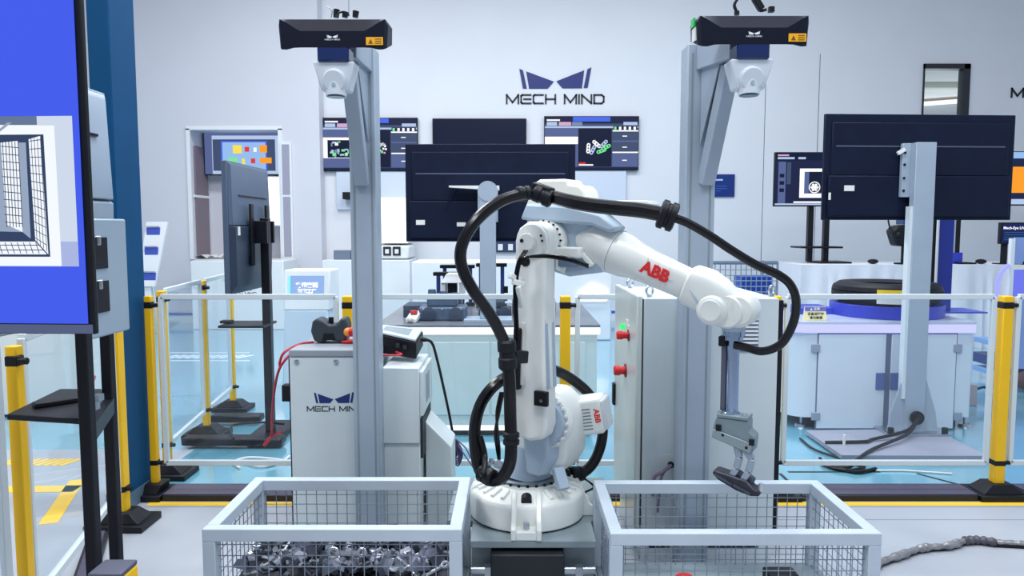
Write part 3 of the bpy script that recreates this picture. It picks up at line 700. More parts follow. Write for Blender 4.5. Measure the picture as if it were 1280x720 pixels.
q = [(-.105, .832), (.088, .832), (.088, .772), (.125, .742), (.118, .655), (.092, .640), (-.105, .705), (-.122, .76)]
gb().use(ALU).hexa([(FX + a, -.055, z) for a, z in q], [(FX + a, .055, z) for a, z in q]).build('body', ALU, gp, bevel=.004)
q = [(-.118, .765), (.118, .705), (.105, .645), (-.125, .712)]
gb().use(mat('gripper_cover', (140, 156, 160), .38, .3)).hexa([(FX + a, .055, z) for a, z in q], [(FX + a, .066, z) for a, z in q]).build('cover_plate', None, gp, bevel=.003)
for du, z in ((-.085, .775), (.112, .715)): gb().use(BLK).box(FX + du - .016, FX + du + .014, .05, .0675, z - .018, z + .016).build('sensor', BLK, gp)
for du, z in ((-.058, .735), (.082, .68)): gb().use(BLK).cyl((FX + du, .066, z), (FX + du, .0672, z), .009, seg=10).build('bolt_hole', BLK, gp)
FG = mat('finger_grey', (158, 170, 184), .35, .4)
for pts in (((.008, .75), (.022, .70), (.012, .655), (-.01, .612)), ((.035, .738), (.068, .70), (.056, .65), (.028, .60))):
    mb = RB().use(FG)
    for (a, z), (b, z2) in zip(pts, pts[1:]): mb.bar((FX + .016 + a, .02, z), (FX + .016 + b, .02, z2), .024, .024, up=(0, 1, 0))
    mb.build('finger', FG, gp, bevel=.004)
GS2 = Matrix.Translation((FX + .016, 0, .869)) @ Matrix.Diagonal((.76, .76, .84, 1)) @ Matrix.Translation((-FX, 0, -.862))
hp = thing('gripped_part', 'dark forged metal part held in the gripper fingers above the right crate', 'metal part', PR(925, 605, 2.83))
mb = MB(RM4 @ GS2).use(mat('dark_forged_steel', (58, 60, 70), .4, .6, var=.2, scale=25))
q0 = [(-.10, .575), (-.085, .592), (-.04, .585), (.0, .578), (.03, .572), (.07, .565), (.10, .535), (.13, .528), (.135, .505), (.09, .498), (.02, .512), (-.07, .548)]
mb.hexa([(FX + a, -.03, z) for a, z in q0], [(FX + a, .055, z) for a, z in q0]); mb.build('forging', None, hp, bevel=.008)
mb = MB(RM4 @ GS2).use(LST); mb.rings([((FX + .13, .02, .523), .016), ((FX + .136, .02, .553), .013)], 12); mb.build('stud', LST, hp)
mb = MB(RM4 @ GS2).use(DST); mb.bar((FX - .085, .058, .575), (FX - .0, .058, .54), .012, .006, up=(0, 1, 0)); mb.bar((FX + .01, .058, .54), (FX + .09, .058, .512), .012, .006, up=(0, 1, 0)); mb.build('rib', LST, hp)
mb = MB(RM4 @ GS2).use(DST); mb.bar((FX - .01, .01, .585), (FX + .045, .01, .56), .05, .04, up=(0, 1, 0)); mb.bar((FX + .045, .01, .575), (FX + .095, .01, .548), .05, .03, up=(0, 1, 0)); mb.build('boss', DST, hp, bevel=.006)

# hoses of the robot (parts of the robot)
def hose(name, pts, r, m=HOSE, parent=rb, n=10, seg=10):
    return MB().use(m).tube([PR(*p) for p in pts], r, seg=seg, n=n).build(name, m, parent)
def collar(p0, p1, r, name='hose_collar'):
    a, b = PR(*p0), PR(*p1); d = b - a
    return MB().use(BLK).rings([(a, r * .8), (a + d * .08, r), (a + d * .38, r), (a + d * .42, r * .86), (a + d * .58, r * .86), (a + d * .62, r), (a + d * .92, r), (b, r * .8)], 18).build(name, BLK, rb)
hose('hose', [(680, 244, 2.98), (655, 243, 2.93), (625, 252, 2.88), (596, 275, 2.84), (578, 305, 2.83), (577, 332, 2.83), (591, 362, 2.84), (612, 392, 2.87), (627, 420, 2.9), (634, 440, 2.92)], .0225)
hose('hose', [(634, 436, 2.92), (637, 480, 2.92), (638, 520, 2.92), (639, 555, 2.90), (637, 580, 2.89), (627, 597, 2.90), (612, 600, 2.93), (600, 588, 2.97), (594, 560, 3.0), (594, 530, 3.02), (602, 503, 3.05), (618, 482, 3.08), (640, 468, 3.16), (662, 462, 3.30), (690, 462, 3.46), (715, 474, 3.52), (738, 495, 3.53), (752, 525, 3.51), (752, 552, 3.48), (742, 578, 3.45), (726, 592, 3.42), (706, 592, 3.36)], .0245, n=8)
hose('hose', [(600, 588, 2.93), (604, 592, 2.9), (606, 570, 2.97), (600, 545, 2.99)], .012)
hose('hose', [(682, 243, 2.98), (705, 250, 2.9), (735, 256, 2.84), (770, 260, 2.78), (800, 263, 2.74), (835, 269, 2.70)], .0265)
hose('hose', [(838, 271, 2.70), (858, 278, 2.69), (885, 293, 2.68), (915, 313, 2.67), (945, 331, 2.67), (972, 343, 2.67), (988, 356, 2.67), (995, 376, 2.68), (992, 402, 2.70), (980, 426, 2.72), (966, 436, 2.74), (950, 439, 2.77), (936, 435, 2.80), (918, 431, 2.83)], .0155)
collar((646, 242, 2.92), (662, 241, 2.94), .027); collar((668, 240, 2.95), (690, 250, 2.93), .034)
collar((824, 266, 2.71), (845, 273, 2.70), .052); collar((633, 424, 2.91), (635, 462, 2.92), .036)
collar((639, 540, 2.90), (639, 556, 2.90), .032); collar((617, 598, 2.91), (600, 590, 2.95), .034); collar((728, 592, 3.42), (712, 592, 3.37), .034)
MB().use(BLK).bar(PR(668, 232, 2.97), PR(690, 240, 2.93), .05, .03).build('hose_clamp', BLK, rb, bevel=.006)
MB().use(BLK).bar(PR(640, 446, 2.93), PR(656, 446, 3.0), .04, .05).build('hose_clamp', BLK, rb, bevel=.006)
mb = RB().use(BLK); mb.box(.03, .09, .205, .225, .845, .905); hb = mb.build('bracket', BLK, rb, bevel=.004)
RB().use(STEEL).cyl((.065, .225, .868), (.065, .229, .868), .007, seg=8).build('screw', STEEL, hb)
RB().use(BLK).bar((-.055, .213, .90), (-.045, .213, 1.15), .035, .03, up=(0, 1, 0)).build('cable_guide', BLK, rb, bevel=.006)
RB().use(LBL).bar((-.03, .21, .92), (-.025, .21, 1.17), .012, .012, up=(0, 1, 0)).build('guide_rail', ROBG, rb)
for k, dx in enumerate((0, 3)):
    hose('cable', [(656 + dx, 313, 3.0), (649 + dx, 324, 2.98), (645 + dx, 338, 2.98), (643 + dx, 356, 2.98), (643 + dx, 385, 2.98), (644 + dx, 420, 2.98), (641 + dx, 450, 2.98)], .0055, seg=6)
    hose('cable', [(648 + dx, 330, 2.98), (656 + dx, 322, 2.97), (670, 321 - dx * .4, 2.95), (690, 322 - dx, 2.93), (715, 327 - dx, 2.93), (735, 334 - dx, 3.0)], .005, seg=6)
    hose('cable', [(629 - dx, 490, 3.0), (624 - dx, 515, 2.99), (619 + dx, 540, 2.99), (621 + dx, 560, 3.0), (624, 578, 3.02)], .006, seg=6)
mb = MB().use(STEEL)
for dx, dy in ((0, 0), (-7, 4), (6, 6), (-3, 9), (9, 2)): mb.cyl(PR(614 + dx, 576 + dy, 2.99), PR(618 + dx, 579 + dy, 3.08), .011, seg=10)
mb.build('hose_fittings', STEEL, rb)
mb = MB().use(ROB)
for p, q_ in (((637, 344), (650, 350)), ((641, 352), (655, 356)), ((648, 358), (652, 384))): mb.bar(PR(*p, 2.97), PR(*q_, 3.0), .02, .022)
mb.build('cable_clamp', ROB, la, bevel=.004)
MB().use(ROBG).bar(PR(697, 585, 3.15), PR(705, 612, 3.1), .05, .03).build('stop_block', ROBG, base, bevel=.004)
hose('cable', [(722, 594, 3.42), (736, 602, 3.4), (742, 609, 3.42), (734, 614, 3.44), (724, 618, 3.46)], .005, seg=6)

# ------------------------------------------------------------------ mesh crates
def crate(x0, x1, y0, y1, zt, label, seed):
    t = thing('mesh_crate', label, 'crate', ((x0 + x1) / 2, (y0 + y1) / 2, 0)); W_ = .045
    for (a, b, c, d) in ((x0, x1, y0, y0 + W_), (x0, x1, y1 - W_, y1), (x0, x0 + W_, y0 + W_, y1 - W_), (x1 - W_, x1, y0 + W_, y1 - W_)):
        MB().use(CRATE).box(a, b, c, d, zt - .045, zt).build('top_rail', CRATE, t, bevel=.003)
        MB().use(CRATE).box(a, b, c, d, .07, .115).build('bottom_rail', CRATE, t, bevel=.003)
    for x in (x0, x1 - W_):
        for y in (y0, y1 - W_):
            MB().use(CRATE).box(x, x + W_, y, y + W_, 0, zt - .045).build('corner_post', CRATE, t, bevel=.003)
    MB().use(PLATE).box(x0 + .01, x1 - .01, y0 + .01, y1 - .01, .115, .125).build('floor_sheet', PLATE, t)
    g, r = .0425, .0019
    def panel(p0, p1, ax):
        mb = MB().use(WIRE); L = abs(p1 - p0); n = int(L / g); off = (L - n * g) / 2
        zz0, zz1 = .115, zt - .045
        for k in range(n + 1):
            s = p0 + off + k * g
            mb.cyl((s, ax[1], zz0), (s, ax[1], zz1), r, seg=5) if ax[0] == 'x' else mb.cyl((ax[1], s, zz0), (ax[1], s, zz1), r, seg=5)
        z = zz1 - .02; j = ax[2] * .0038
        while z > zz0:
            mb.cyl((p0, ax[1] + j, z), (p1, ax[1] + j, z), r, seg=5) if ax[0] == 'x' else mb.cyl((ax[1] + j, p0, z), (ax[1] + j, p1, z), r, seg=5)
            z -= .041
        o = mb.build('mesh_panel', WIRE, t, smooth=False); o['kind'] = 'stuff'
    panel(x0 + W_, x1 - W_, ('x', y0 + .03, -1)); panel(x0 + W_, x1 - W_, ('x', y1 - .03, -1))
    panel(y0 + W_, y1 - W_, ('y', x0 + .03, 1)); panel(y0 + W_, y1 - W_, ('y', x1 - .03, -1))
    return t
cl = crate(-1.088, -.176, 2.53, 3.084, .497, 'grey wire mesh crate filled with metal parts, left of the robot', 1)
cr = crate(.345, 1.297, 2.528, 3.085, .483, 'nearly empty grey wire mesh crate under the gripper, right of the robot', 2)
mb = MB().use(STEEL)
for k in range(5): mb.cyl((.343, 2.59 + .1 * k, .46 - .06 * (k % 3)), (.346, 2.59 + .1 * k, .46 - .06 * (k % 3)), .006, seg=8)
mb.build('rivets', STEEL, cr)
# heap of parts in the left crate
rnd = random.Random(11)
mb = MB().use(mat('heap_dark', (46, 48, 58), .6, .3, var=.3, scale=40))
N, M_ = 22, 12; gx0, gx1, gy0, gy1 = -1.035, -.226, 2.58, 3.03
g = [[mb.v((gx0 + (gx1 - gx0) * i / N, gy0 + (gy1 - gy0) * j / M_, .238 + rnd.uniform(-.015, .012) + .008 * math.sin(i * 1.3))) for j in range(M_ + 1)] for i in range(N + 1)]
for i in range(N):
    for j in range(M_): mb.f([g[i][j], g[i + 1][j], g[i + 1][j + 1], g[i][j + 1]])
hp_ = mb.build('scrap_metal', None, None, smooth=False)
tag(hp_, 'dark mass of metal parts filling the left crate below the loose ones', 'metal parts', kind='stuff')
def proto_rod():
    mb = MB().use(LST); mb.torus((-.04, 0, 0), (0, 0, 1), .013, .0055, 12, 6); mb.torus((.042, 0, 0), (0, 0, 1), .010, .005, 12, 6); mb.bar((-.028, 0, 0), (.033, 0, 0), .010, .007); return mb
def proto_cap():
    mb = MB().use(DST); n = 9; q = [(math.cos(PI * k / n) * .035, math.sin(PI * k / n) * .035) for k in range(n + 1)] + [(math.cos(PI * k / n) * .022, math.sin(PI * k / n) * .022) for k in range(n, -1, -1)]
    for k in range(n):
        a, b, c, d = q[k], q[k + 1], q[2 * n + 1 - k - 1], q[2 * n + 1 - k]
        mb.hexa([(p[0], -.012, p[1]) for p in (a, b, c, d)], [(p[0], .012, p[1]) for p in (a, b, c, d)])
    mb.box(.022, .05, -.012, .012, -.006, .004); mb.box(-.05, -.022, -.012, .012, -.006, .004); return mb
def proto_bolt():
    mb = MB().use(LST); mb.cyl((0, 0, 0), (.05, 0, 0), .0055, seg=8); mb.cyl((-.012, 0, 0), (0, 0, 0), .011, seg=6); return mb
def proto_bracket():
    mb = MB().use(DST); mb.box(-.045, .045, -.02, .02, 0, .006); mb.box(.039, .045, -.02, .02, 0, .045); mb.cyl((-.02, 0, .006), (-.02, 0, .014), .012, seg=10); return mb
def proto_block():
    mb = MB().use(mat('mid_scrap_steel', (132, 136, 150), .4, .7, var=.15, scale=30)); mb.hexa([(-.035, -.02, 0), (.03, -.024, 0), (.036, .02, 0), (-.03, .024, 0)], [(-.022, -.012, .03), (.018, -.015, .034), (.02, .012, .03), (-.02, .015, .026)]); mb.cyl((0, 0, .028), (0, 0, .045), .01, seg=10); return mb
kinds = [(proto_rod, 'connecting_rod', 'bright slim rod with a ring at each end in the left crate', 'bright rods in the left crate'),
         (proto_cap, 'bearing_cap', 'dark half-round bearing cap in the left crate', 'bearing caps in the left crate'),
         (proto_bolt, 'bolt', 'bright hexagon bolt lying loose in the left crate', 'bolts in the left crate'),
         (proto_bracket, 'metal_bracket', 'dark L-shaped metal bracket in the left crate', 'brackets in the left crate'),
         (proto_block, 'metal_block', 'mid grey tapered metal block in the left crate', 'metal blocks in the left crate')]
for ki, (fn, nm, lb, gp_) in enumerate(kinds):
    first = None
    for k in range(34 if ki != 0 else 24):
        if first is None: o = fn().build(nm, None, None, bevel=0); o.location = (0, 0, 0); first = o; tag(o, lb, 'metal part', gp_)
        else: o = first.copy(); COL.objects.link(o)
        y = rnd.uniform(2.61, 3.0)
        o.location = (rnd.uniform(-1.005, -.255), y, .262 + rnd.uniform(0, .022) + (.03 if y < 2.73 else 0))
        o.rotation_euler = (rnd.uniform(-.7, .7), rnd.uniform(-.6, .6), rnd.uniform(0, 6.28))
o = proto_rod().build('connecting_rod', None, None); tag(o, 'longest bright rod with copper-tinted ring lying on top of the heap in the left crate', 'metal part')
p = P(434, 691, 2.61); o.location = p; o.scale = (1.25, 1.25, 1.25); o.rotation_euler = (1.2, 0.0, .05)
# things lying in the right crate
a = FL(978, 716, .20)
t_ = MB().use(BLK).box(a.x - .06, a.x + .06, a.y - .03, a.y + .06, .126, .2).build('black_block', BLK, None, bevel=.008); tag(t_, 'flat black block lying on the floor of the right crate', 'block')
a = FL(856, 720, .19)
t_ = MB().use(RED).rings([((a.x, a.y, .126), .045), ((a.x, a.y, .175), .045), ((a.x, a.y, .19), .03)], 20).build('red_disc', RED, None); tag(t_, 'round red disc lying on the floor of the right crate', 'disc')
# ------------------------------------------------------------------ camera posts
CAMB = mat('camera_body_black', (16, 21, 38), .45, var=.06, scale=14, spec=.2); MNT = mat('camera_mount_white', (214, 222, 230), .4)
def camera_post(px, wpx, Y, label, top_py, arm_end, brace_py):
    x = P(px, 400, Y).x; hw = wpx / 2 * Y / FOC; zt = ZZ(top_py, Y)
    t = thing('camera_post', label, 'post', (x, Y + hw, 0))
    MB().use(PILL).box(x - hw, x + hw, Y, Y + 2 * hw, 0.012, zt).build('post', PILL, t, bevel=.006)
    for dx in (-.33, .33): MB().use(PLATE).box(x + dx * 2 * hw - .004, x + dx * 2 * hw + .004, Y - .0015, Y + .001, .03, zt - .04).build('groove', mat('post_groove', (160, 176, 190), .5), t)
    MB().use(PLATE).box(x - .12, x + .12, Y - .03, Y + .14, 0, .012).build('base_plate', PLATE, t)
    ex, ey = arm_end; d = Vector((ex - x, ey - (Y + hw), 0)); L = d.length; d.normalize(); n = Vector((-d.y, d.x, 0)); o = Vector((x, Y + hw, 0))
    mb = MB().use(PILL); mb.bar(o + d * (hw * .8) + Vector((0, 0, zt - .055)), o + d * (L + .03) + Vector((0, 0, zt - .055)), .10, .11); mb.build('arm', PILL, t, bevel=.004)
    mb = MB().use(PILL); zb = ZZ(brace_py, Y)
    mb.bar(o + d * (hw + .0) + Vector((0, 0, zb + .02)), o + d * (L - .03) + Vector((0, 0, zt - .12)), .062, .05, up=d); mb.build('brace', PILL, t, bevel=.004)
    mb = MB().use(PILL); q = [o + d * hw + Vector((0, 0, zt - .11)), o + d * (L - .06) + Vector((0, 0, zt - .11)), o + d * hw + Vector((0, 0, zt - .42))]
    mb.prism([p + n * .026 for p in q], n * .006); mb.prism([p - n * .032 for p in q], n * .006); mb.build('gusset', PILL, t)
    return t, zt
def depth_camera(px, Y, label, x0, x1, ytop, ybot, side=0):
    a, b = P(x0, ybot, Y), P(x1, ytop, Y); cx, hw = (a.x + b.x) / 2, (b.x - a.x) / 2; z0, z1 = a.z, b.z; H = z1 - z0
    t = thing('depth_camera', label, 'camera', (cx, Y + .06, z0 - .17))
    mb = MB().use(CAMB)
    # body lofted left to right: deep ends, shallower middle
    secs = []
    for f, cr, zb, e in ((-1, .10, .06, .0), (-.955, .04, -.02, .0), (-.86, .12, -.03, .0), (-.70, .30, .03, .0), (-.58, .42, .04, .0), (.58, .42, .04, .0), (.70, .30, .03, .0), (.86, .12, -.03, .0), (.955, .04, -.02, .0), (1, .10, .06, .0)):
        end = abs(f) == 1; xx = cx + hw * f * (1 if not end else 1); yo = .02 if end else 0; zt_ = z1 - (.012 if end else 0)
        secs.append([(xx * 1.0 - (.006 * f if zb < 0 or end else 0), Y + yo, z0 + H * zb), (xx, Y + .11, z0 + .04), (xx, Y + .12, zt_ + .002), (xx, Y + .02 + yo * .5, zt_), (xx, Y + yo, z1 - H * cr - (.012 if end else 0))])
    loft(mb, secs); mb.build('body', CAMB, t, ang=20)
    MB().use(mat('camera_top_edge', (150, 168, 182), .4)).box(cx - hw * .9, cx + hw * .9, Y + .04, Y + .1, z1 - .001, z1 + .006).build('top_edge', None, t)
    MB().use(mat('camera_window_glass', (16, 40, 92), .15)).box(cx - .062, cx + .062, Y + .0, Y + .10, z0 - .048, z0 + .012).build('lens_block', mat('camera_navy', (34, 64, 116), .35), t, bevel=.008)
    OR = mat('orange_label', (246, 176, 20), .5)
    lx = cx + hw * .765; MB().use(OR).box(lx - .033, lx + .033, Y - .003, Y - .0005, z0 + .014, z0 + .044).build('warning_label', OR, t)
    mb = MB().use(mat('label_ink', (120, 80, 10), .5)); mb.hexa([(lx - .024, Y - .0038, z0 + .019), (lx - .006, Y - .0038, z0 + .019), (lx - .015, Y - .0038, z0 + .037)], [(lx - .024, Y - .0028, z0 + .019), (lx - .006, Y - .0028, z0 + .019), (lx - .015, Y - .0028, z0 + .037)])
    for k in range(3): mb.box(lx + .002, lx + .027, Y - .0038, Y - .0028, z0 + .019 + k * .008, z0 + .022 + k * .008)
    mb.build('label_print', None, t, smooth=False)
    logo(face((cx, Y - .0005, z0 + H * .30)), .058, t, mat('white_print', (240, 244, 250), .5), mat('white_print', (240, 244, 250), .5), .001)
    # white tilting mount below with its round turret
    mx = cx + side * .012
    mb = MB().use(MNT); lo, hi = z0 - .155, z0 - .046
    mb.hexa([(mx - .055, Y + .03, lo), (mx + .055, Y + .03, lo), (mx + .055, Y + .105, lo), (mx - .055, Y + .105, lo)], [(mx - .082, Y + .01, hi), (mx + .082, Y + .01, hi), (mx + .082, Y + .115, hi), (mx - .082, Y + .115, hi)])
    mb.build('mount', MNT, t, bevel=.006)
    mb = MB().use(MNT); mb.rings([((mx, Y + .05, lo + .045), .047), ((mx, Y + .012, lo + .035), .047), ((mx, Y + .004, lo + .033), .04)], 28); mb.rings([((mx, Y + .05, lo + .04), .047), ((mx, Y + .045, lo - .02), .04)], 28); mb.build('turret', MNT, t)
    mb = MB().use(mat('turret_lens', (60, 96, 110), .2)); mb.cyl((mx, Y + .045, lo - .019), (mx, Y + .045, lo - .024), .034, seg=24); mb.build('turret_lens', None, t)
    mb = MB().use(mat('turret_dot', (150, 180, 190), .3)); mb.cyl((mx, Y + .006, lo + .02), (mx, Y + .001, lo + .02), .008, seg=12); mb.build('indicator', None, t)
    return t, cx, z1
YP = 3.36
camera_post(456.5, 33, YP, 'pale grey square post with forked top carrying the left overhead camera', 58, (P(430, 80, 3.08).x, 3.125), 236)
camera_post(872, 37, 3.175, 'pale grey square post carrying the right overhead camera', 54, (P(925, 80, 2.95).x, 3.01), 236)
dl, cxl, zl = depth_camera(418, 2.97, 'wide black camera housing on the left camera post, cables on top', 347, 484, 22.5, 61)
dr, cxr, zr = depth_camera(940, 2.86, 'wide black camera housing on the right camera post, green tag on its end', 872, 1014, 18, 57)
# plugs and cables on top of the cameras
for (px, py) in ((420, 12), (431, 15), (444, 14)):
    a, b = P(px, 22, 3.05), P(px + 1, py, 3.05); MB().use(BLK).cyl(a, b, .011, .013, 10).build('plug', BLK if px != 420 else LBL, dl)
MB().use(BLK).tube([P(419, 21, 3.04), P(424, 16, 3.0), P(431, 15, 3.0), P(436, 19, 3.03)], .004, 6).build('cable', BLK, dl)
MB().use(WIRE).tube([P(409, 8, 3.04), P(415, 13, 3.04), P(414, 22, 3.04)], .0025, 5).build('cable', WIRE, dl)
MB().use(WIRE).tube([P(436, 21, 3.05), P(436, 0, 3.05), P(436, -60, 3.05)], .0016, 5).build('hanging_wire', WIRE, dl)
MB().use(BLK).tube([P(922, 17, 2.92), P(918, 6, 2.92), P(925, -4, 2.92), P(936, -6, 2.92), P(944, 4, 2.92), P(949, 13, 2.92), P(958, 12, 2.92)], .006, 6).build('cable', BLK, dr)
MB().use(BLK).bar(P(943, -3, 2.91), P(952, 12, 2.91), .025, .025).build('plug', BLK, dr, bevel=.004)
MB().use(BLK).cb(P(964, 12, 2.92), (.02, .02, .02)).build('plug', BLK, dr)
MB().use(BLK).cyl(P(921, 19, 2.92), P(921, 14, 2.92), .01, seg=10).build('plug', BLK, dr)
GT = mat('green_tag', (30, 190, 90), .4)
p = P(866.5, 29, 2.92); MB().use(GT).cb(p, (.008, .04, .03)).build('side_tag', GT, dr)
p = P(868, 44, 2.92); MB().use(LBL).cb(p, (.008, .05, .05)).build('side_label', LBL, dr)

# ------------------------------------------------------------------ left control cabinet with its side unit
t = thing('control_cabinet', 'pale grey cabinet with navy winged mark behind the left camera post', 'cabinet', (-.83, 3.75, 0))
Yc = 3.52; x0, x1 = P(363, 500, Yc).x, P(474, 500, Yc).x; zt = ZZ(446, Yc)
MB().use(CAB).box(x0, x1, Yc, 4.06, .06, zt).build('body', CAB, t, bevel=.004)
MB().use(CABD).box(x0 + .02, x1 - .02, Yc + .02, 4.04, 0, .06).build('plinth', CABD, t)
MB().use(mat('cabinet_top_grey', (150, 158, 166), .5)).box(x0 - .002, x1 + .002, Yc - .006, 4.065, zt, zt + .035).build('top_slab', None, t, bevel=.006)
for px in (371, 420):
    p = P(px, 452, Yc); MB().use(STEEL).rings([((p.x, Yc, p.z), .012), ((p.x, Yc - .006, p.z), .012), ((p.x, Yc - .008, p.z), .008)], 14).build('lock', STEEL, t)
MB().use(CABD).box(x0 - .008, x0 - .001, Yc + .01, 4.04, .08, zt - .01).build('hinge_gap', CAB, t)
logo(face(P(418, 511, Yc - .0005)), 69 * Yc / FOC, t, NAVY, INK, .001)
p = P(358.5, 492, Yc); MB().use(BLK).box(p.x - .025, x0 - .001, Yc + .0, Yc + .05, p.z - .04, p.z + .04).build('latch', BLK, t, bevel=.004)
Ys = 3.46; t2 = thing('side_cabinet', 'pale grey cabinet with sloping side standing right of the cabinet with the mark', 'cabinet', (-.5, 3.7, 0))
a0, a1 = P(478, 500, Ys).x, P(524, 500, Ys).x; zs = ZZ(460, Ys)
MB().use(CAB).box(a0, a1, Ys, 3.86, .53, zs).build('upper_body', CAB, t2, bevel=.004)
MB().use(CAB).box(a0, a1, Ys + .012, 3.86, .05, .528).build('lower_body', CAB, t2, bevel=.004)
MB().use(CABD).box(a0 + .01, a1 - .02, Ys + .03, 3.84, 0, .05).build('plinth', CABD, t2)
MB().use(CABD).box(a1, a1 + .012, Ys + .03, 3.84, .45, .64).build('dark_opening', CABD, t2)
MB().use(CAB).box(a1, a1 + .018, Ys + .01, 3.86, .66, zs - .02).build('side_door', CAB, t2, bevel=.003)
for k in range(5): MB().use(mat('seam_grey', (170, 180, 196), .6)).box(a1 + .018, a1 + .021, Ys + .12 + .03 * k, Ys + .13 + .03 * k, .70, .84).build('vent_slot', None, t2)
mb = MB().use(CAB); q = [(a1 + .012, 3.60, .06), (a1 + .012, 3.60, .60), (a1 + .14, 3.60, .47), (a1 + .14, 3.60, .06)]; mb.prism(q, (0, .24, 0)); mb.build('side_chute', CAB, t2, bevel=.004)
# things on the cabinets
zc_ = zt + .036
t = thing('handheld_controller', 'black curved handheld controller resting on the left cabinet', 'controller', P(409, 434, 3.72))
Yh = 3.70; DK = mat('controller_black', (52, 62, 70), .45)
pts = [(388, 418), (390, 406), (396, 401), (404, 405), (411, 410), (420, 409), (426, 402), (431, 401), (434, 410), (434, 424), (430, 433), (424, 431), (410, 429), (400, 433), (392, 430)]
dz = zc_ - P(409, 433, Yh).z
mb = MB().use(DK); mb.hexa([P(*p, Yh) + Vector((0, 0, dz)) for p in pts], [P(*p, Yh) + Vector((0, .11, dz)) for p in pts]); mb.build('shell', DK, t, bevel=.012, seg=3)
p = P(411, 424, Yh); mb = MB().use(BLK); mb.hexa([p + Vector((-.035, -.004, -.02 + dz)), p + Vector((.035, -.004, -.02 + dz)), p + Vector((.022, -.004, .018 + dz)), p + Vector((-.022, -.004, .018 + dz))], [p + Vector((-.035, .01, -.02 + dz)), p + Vector((.035, .01, -.02 + dz)), p + Vector((.022, .01, .018 + dz)), p + Vector((-.022, .01, .018 + dz))]); mb.build('grip_panel', BLK, t, bevel=.003)
p = P(411, 407, Yh); MB().use(BLK).cyl(p + Vector((0, .05, -.03 + dz)), p + Vector((0, .05, .022 + dz)), .013, seg=12).build('joystick', BLK, t)
t = thing('emergency_stop', 'red and orange emergency stop switch lying beside the black handheld controller', 'switch', P(436, 432, 3.66))
pe = P(440, 415, 3.66); pe.z = max(pe.z, zc_ + .025)
MB().use(mat('orange_plastic', (246, 150, 60), .4)).ball(pe + Vector((-.02, 0, 0)), .022).build('mushroom', None, t)
MB().use(RED).cyl(pe + Vector((-.012, 0, 0)), pe + Vector((.03, 0, 0)), .023, seg=16).build('collar', RED, t)
t_ = MB().use(RED).cb((pe.x - .01, 3.72, zc_ + .008), (.10, .06, .014)).build('red_booklet', RED, None, bevel=.003); tag(t_, 'flat red tag lying on the left cabinet under the controller', 'tag')
t = thing('teach_pendant', 'pale-topped black teach pendant lying on the side cabinet', 'pendant', P(500, 443, 3.62))
q0 = [P(466, 416, 3.66), P(520, 428, 3.60), P(529, 414, 3.78), P(473, 408, 3.84)]
mb = MB().use(BLK); down = [Vector((0, 0, -.095)), Vector((0, 0, -.085)), Vector((0, 0, -.075)), Vector((0, 0, -.09))]
mb.hexa([a + d_ for a, d_ in zip(q0, down)], q0); mb.build('case', BLK, t, bevel=.006)
ctr = sum(q0, Vector()) / 4
mb = MB().use(mat('pendant_pale', (206, 216, 220), .3)); q1 = [ctr + (p - ctr) * .97 + Vector((0, 0, .003)) for p in q0]; mb.hexa(q1, [p + Vector((0, 0, .01)) for p in q1]); mb.build('top_face', None, t, bevel=.002)
mb = MB().use(mat('pendant_screen', (150, 164, 170), .2)); q2 = [ctr + (p - ctr) * .6 + Vector((0, 0, .0135)) for p in q0]; mb.hexa(q2, [p + Vector((0, 0, .002)) for p in q2]); mb.build('screen', None, t)
for px, py in ((497, 432), (506, 434)): MB().use(CABD).cb(P(px, py, 3.605), (.018, .01, .02)).build('key', CABD, t)
mb = MB().use(BLK); mb.cyl(P(526, 424, 3.66), P(533, 425, 3.66), .014, .011, 12); mb.tube([P(531, 424, 3.66), P(540, 429, 3.68), (P(546, 448, 3.75)), P(553, 478, 3.85), P(561, 515, 3.95), P(567, 547, 4.0), P(571, 562, 4.02), P(566, 582, 4.02), P(568, 592, 4.04)], .0075, 8); mb.build('cable', BLK, t)
PUR = mat('purple_cable', (78, 66, 104), .45)
t_ = MB().use(PUR)
for k in range(4):
    t_.tube([P(566, 547, 3.99), P(563 - 2 * k, 565 + 3 * k, 3.98 + .01 * k), P(572, 582 - 3 * k, 3.99), P(578 - 2 * k, 566, 4.0), P(570, 549, 4.0)], .005, 6)
t_.tube([P(570, 549, 3.98), P(582, 560, 3.94), P(588, 572, 3.9)], .004, 6); t_.tube([P(572, 556, 3.98), P(590, 582, 3.8), P(598, 594, 3.6)], .004, 6)
o = t_.build('cable_coil', PUR, None); tag(o, 'purple and black cable coil hanging between the side cabinet and the robot', 'cable')
RC = mat('red_cable', (196, 40, 60), .4)
for i, (pts, lb) in enumerate((([(392, 428, 3.72), (375, 430, 3.68), (356, 440, 3.6), (350, 452, 3.6), (350, 460, 3.62)], 'red cable looping off the top of the left cabinet'),
                  ([(388, 432, 3.70), (372, 436, 3.62), (352, 456, 3.56), (344, 482, 3.62), (340, 520, 3.8), (339, 545, 4.0), (330, 557, 4.06), (336, 548, 4.04), (352, 540, 3.9)], 'long red cable running down the left flank of the cabinet to the floor'))):
    o = MB().use(RC).tube([P(*p) for p in pts], .0065, 7).build('red_cable', RC, None); tag(o, lb, 'cable')
o = MB().use(RC).tube([P(460, 441, 3.62), P(485, 444, 3.56), P(502, 443, 3.56), P(495, 440, 3.6)], .005, 6).build('red_cable', RC, None); tag(o, 'short red cable lying under the teach pendant', 'cable')

